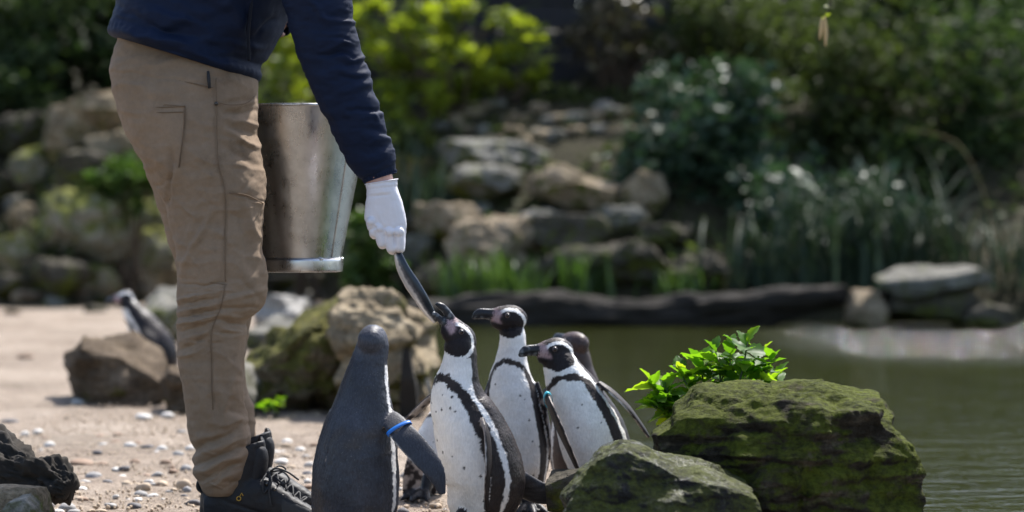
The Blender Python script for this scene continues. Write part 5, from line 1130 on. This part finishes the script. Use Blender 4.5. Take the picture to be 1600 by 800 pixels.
    child('heel_loop', Geo().tube(crom([A(318, 770, -.006), A(310, 762, -.006), A(312, 752, -.006), A(322, 752, -.006)], 14), .005, 8).mesh('heel_loop'), MAT['boot'], b)
boot(0, 0.0); boot(-6, .215, False)

# ------------------------------------------------------------------ the bucket
by = 5.32; kb = by / F
def bring(py, r_, n=96): c = P(466, py, by); return [c + np.array([r_ * math.cos(t), -r_ * math.sin(t), 0]) for t in np.linspace(0, 2 * np.pi, n, endpoint=False)]
rt, rbm = 113 * kb, 66.5 * kb
bucket = empty('bucket', P(466, 425, by), 'tall tapered galvanised steel bucket held behind the trouser leg', 'bucket')
lerp = lambda y: rt + (rbm - rt) * (y - 170) / (408 - 170)
outer = [bring(y, lerp(y)) for y in np.linspace(170, 408, 60)]; inner = [bring(y, lerp(y) - .0022) for y in np.linspace(408, 170, 40)]
g = Geo().rings(outer + inner, cap=False); Vb = g.v[0]
child('wall', g.mesh('wall'), MAT['steel'], bucket)
child('rim', Geo().tube([q for q in bring(169, rt + .001)] + [bring(169, rt + .001)[0]], .0034, 10).mesh('rim'), MAT['steel'], bucket)
child('foot_ring', Geo().rings([bring(404, rbm + .0015), bring(403, rbm + .0045), bring(407, rbm + .0055), bring(420, rbm + .0042), bring(424, rbm + .0035), bring(424.5, rbm - .001), bring(408, rbm - .001)], cap=False).mesh('foot_ring'), MAT['steel'], bucket)
child('base', Geo().rings([bring(411, .004), bring(411, rbm - .0012), bring(413, rbm - .0012), bring(413, .004)]).mesh('base'), MAT['steel'], bucket)
for t in (-.18, -.95): child('weld', Geo().ball(P(466, 404, by) + np.array([(rbm + .004) * math.cos(t), (rbm + .004) * math.sin(t), 0]), (.006, .004, .0035), n=8, m=12).mesh('weld'), MAT['steel'], bucket)
t = -.62; child('wall_seam', Geo().tube([P(466, y, by) + np.array([(lerp(y) + .0008) * math.cos(t), (lerp(y) + .0008) * math.sin(t), 0]) for y in np.linspace(174, 402, 20)], .0016, 6).mesh('wall_seam'), MAT['steel'], bucket)
for s in (-1, 1): child('handle_lug', Geo().box(P(466, 178, by) + np.array([s * (rt + .001), 0, 0]), (.003, .016, .012)).mesh('handle_lug', False), MAT['steel_dark'], bucket)
bail = [P(466, 178, by) + np.array([(rt + .004) * math.cos(a), .172 * math.sin(a), -.10 * math.sin(a)]) for a in np.linspace(0, np.pi, 30)]
child('handle', Geo().tube(bail, .003, 8).mesh('handle'), MAT['steel_dark'], bucket)

# ------------------------------------------------------------------ the bright plant behind the boulder
def leaf_mesh(seed):
    rs = np.random.RandomState(seed); n = 11; V = []; Q = []; wob = rs.uniform(-.05, .05, n)
    prof = np.sin(np.linspace(.0, np.pi, n) ** .85 * np.pi ** .15) ** .8 * .34
    prof = .36 * np.sin(np.pi * np.linspace(0, 1, n) ** .72) ** .9
    for i in range(n):
        t = i / (n - 1); w = max(prof[i], .004) * (1.13 if i % 2 else .90); cx = t; drop = -.25 * t * t; 
        V += [(cx + (.03 if i % 2 else 0), -w, drop + .30 * w + wob[i]), (cx, -w * .5, drop + .10 * w + .02), (cx, 0, drop), (cx, w * .5, drop + .10 * w + .02), (cx + (.03 if i % 2 else 0), w, drop + .30 * w - wob[i])]
        if i:
            for j in range(4): a = 5 * (i - 1) + j; Q.append((a, a + 1, a + 6, a + 5))
    me = fast_mesh('leaf', V, np.array(Q), True); set_attr(me, 'tint', np.zeros(len(V))); me.materials.append(MAT['leaf_fresh']); return me
lm = [leaf_mesh(i) for i in range(5)]
pr = random.Random(21); np0 = P(1120, 700, 4.98); np_e = empty('leafy_plant', np0, 'bright green leafy plant growing behind the mossy boulder', 'plant')
stems = [[(1140, 690), (1150, 620), (1162, 570), (1168, 534)], [(1130, 690), (1128, 620), (1124, 580), (1118, 548)], [(1110, 690), (1090, 640), (1072, 600), (1064, 580)], [(1090, 690), (1060, 650), (1035, 618), (1018, 600)], [(1160, 690), (1180, 620), (1196, 580), (1206, 562)], [(1080, 700), (1050, 660), (1030, 640), (1014, 632)], [(1150, 690), (1175, 630), (1195, 605), (1212, 590)], [(1125, 690), (1108, 630), (1098, 590), (1095, 566)], [(1145, 690), (1142, 610), (1140, 580), (1142, 550)], [(1100, 700), (1072, 660), (1048, 640), (1036, 622)], [(1150, 690), (1158, 620), (1176, 580), (1186, 556)], [(1120, 690), (1108, 640), (1086, 612), (1076, 596)], [(1135, 690), (1134, 640), (1128, 606), (1130, 580)], [(1090, 700), (1060, 664), (1044, 636), (1042, 606)], [(1150, 690), (1160, 640), (1178, 612), (1192, 590)]]
for si, st_ in enumerate(stems):
    Yp = 4.98 + pr.uniform(-.05, .07); pts = crom([P(x, y, Yp + .01 * i) for i, (x, y) in enumerate(st_)], 20)
    child('stem', Geo().tube(pts, np.linspace(.0035, .0016, 20), 6).mesh('stem'), MAT['leaf_grass'], np_e)
    for k in range(13):
        t = 1 - k * .052; i = int(max(0, t) * 19); p = pts[i]; a = k * 2.2 + si + pr.uniform(-.4, .4); s = pr.uniform(.038, .068) * (.75 if k < 2 else 1)
        o = ob('leaf', lm[pr.randrange(5)], None, np_e); o.location = Vector(p) - Vector(np0); o.scale = (s, s, s)
        o.rotation_euler = (pr.uniform(-.6, .6), (-1.1 if k < 2 else pr.uniform(-.95, .3)), a)
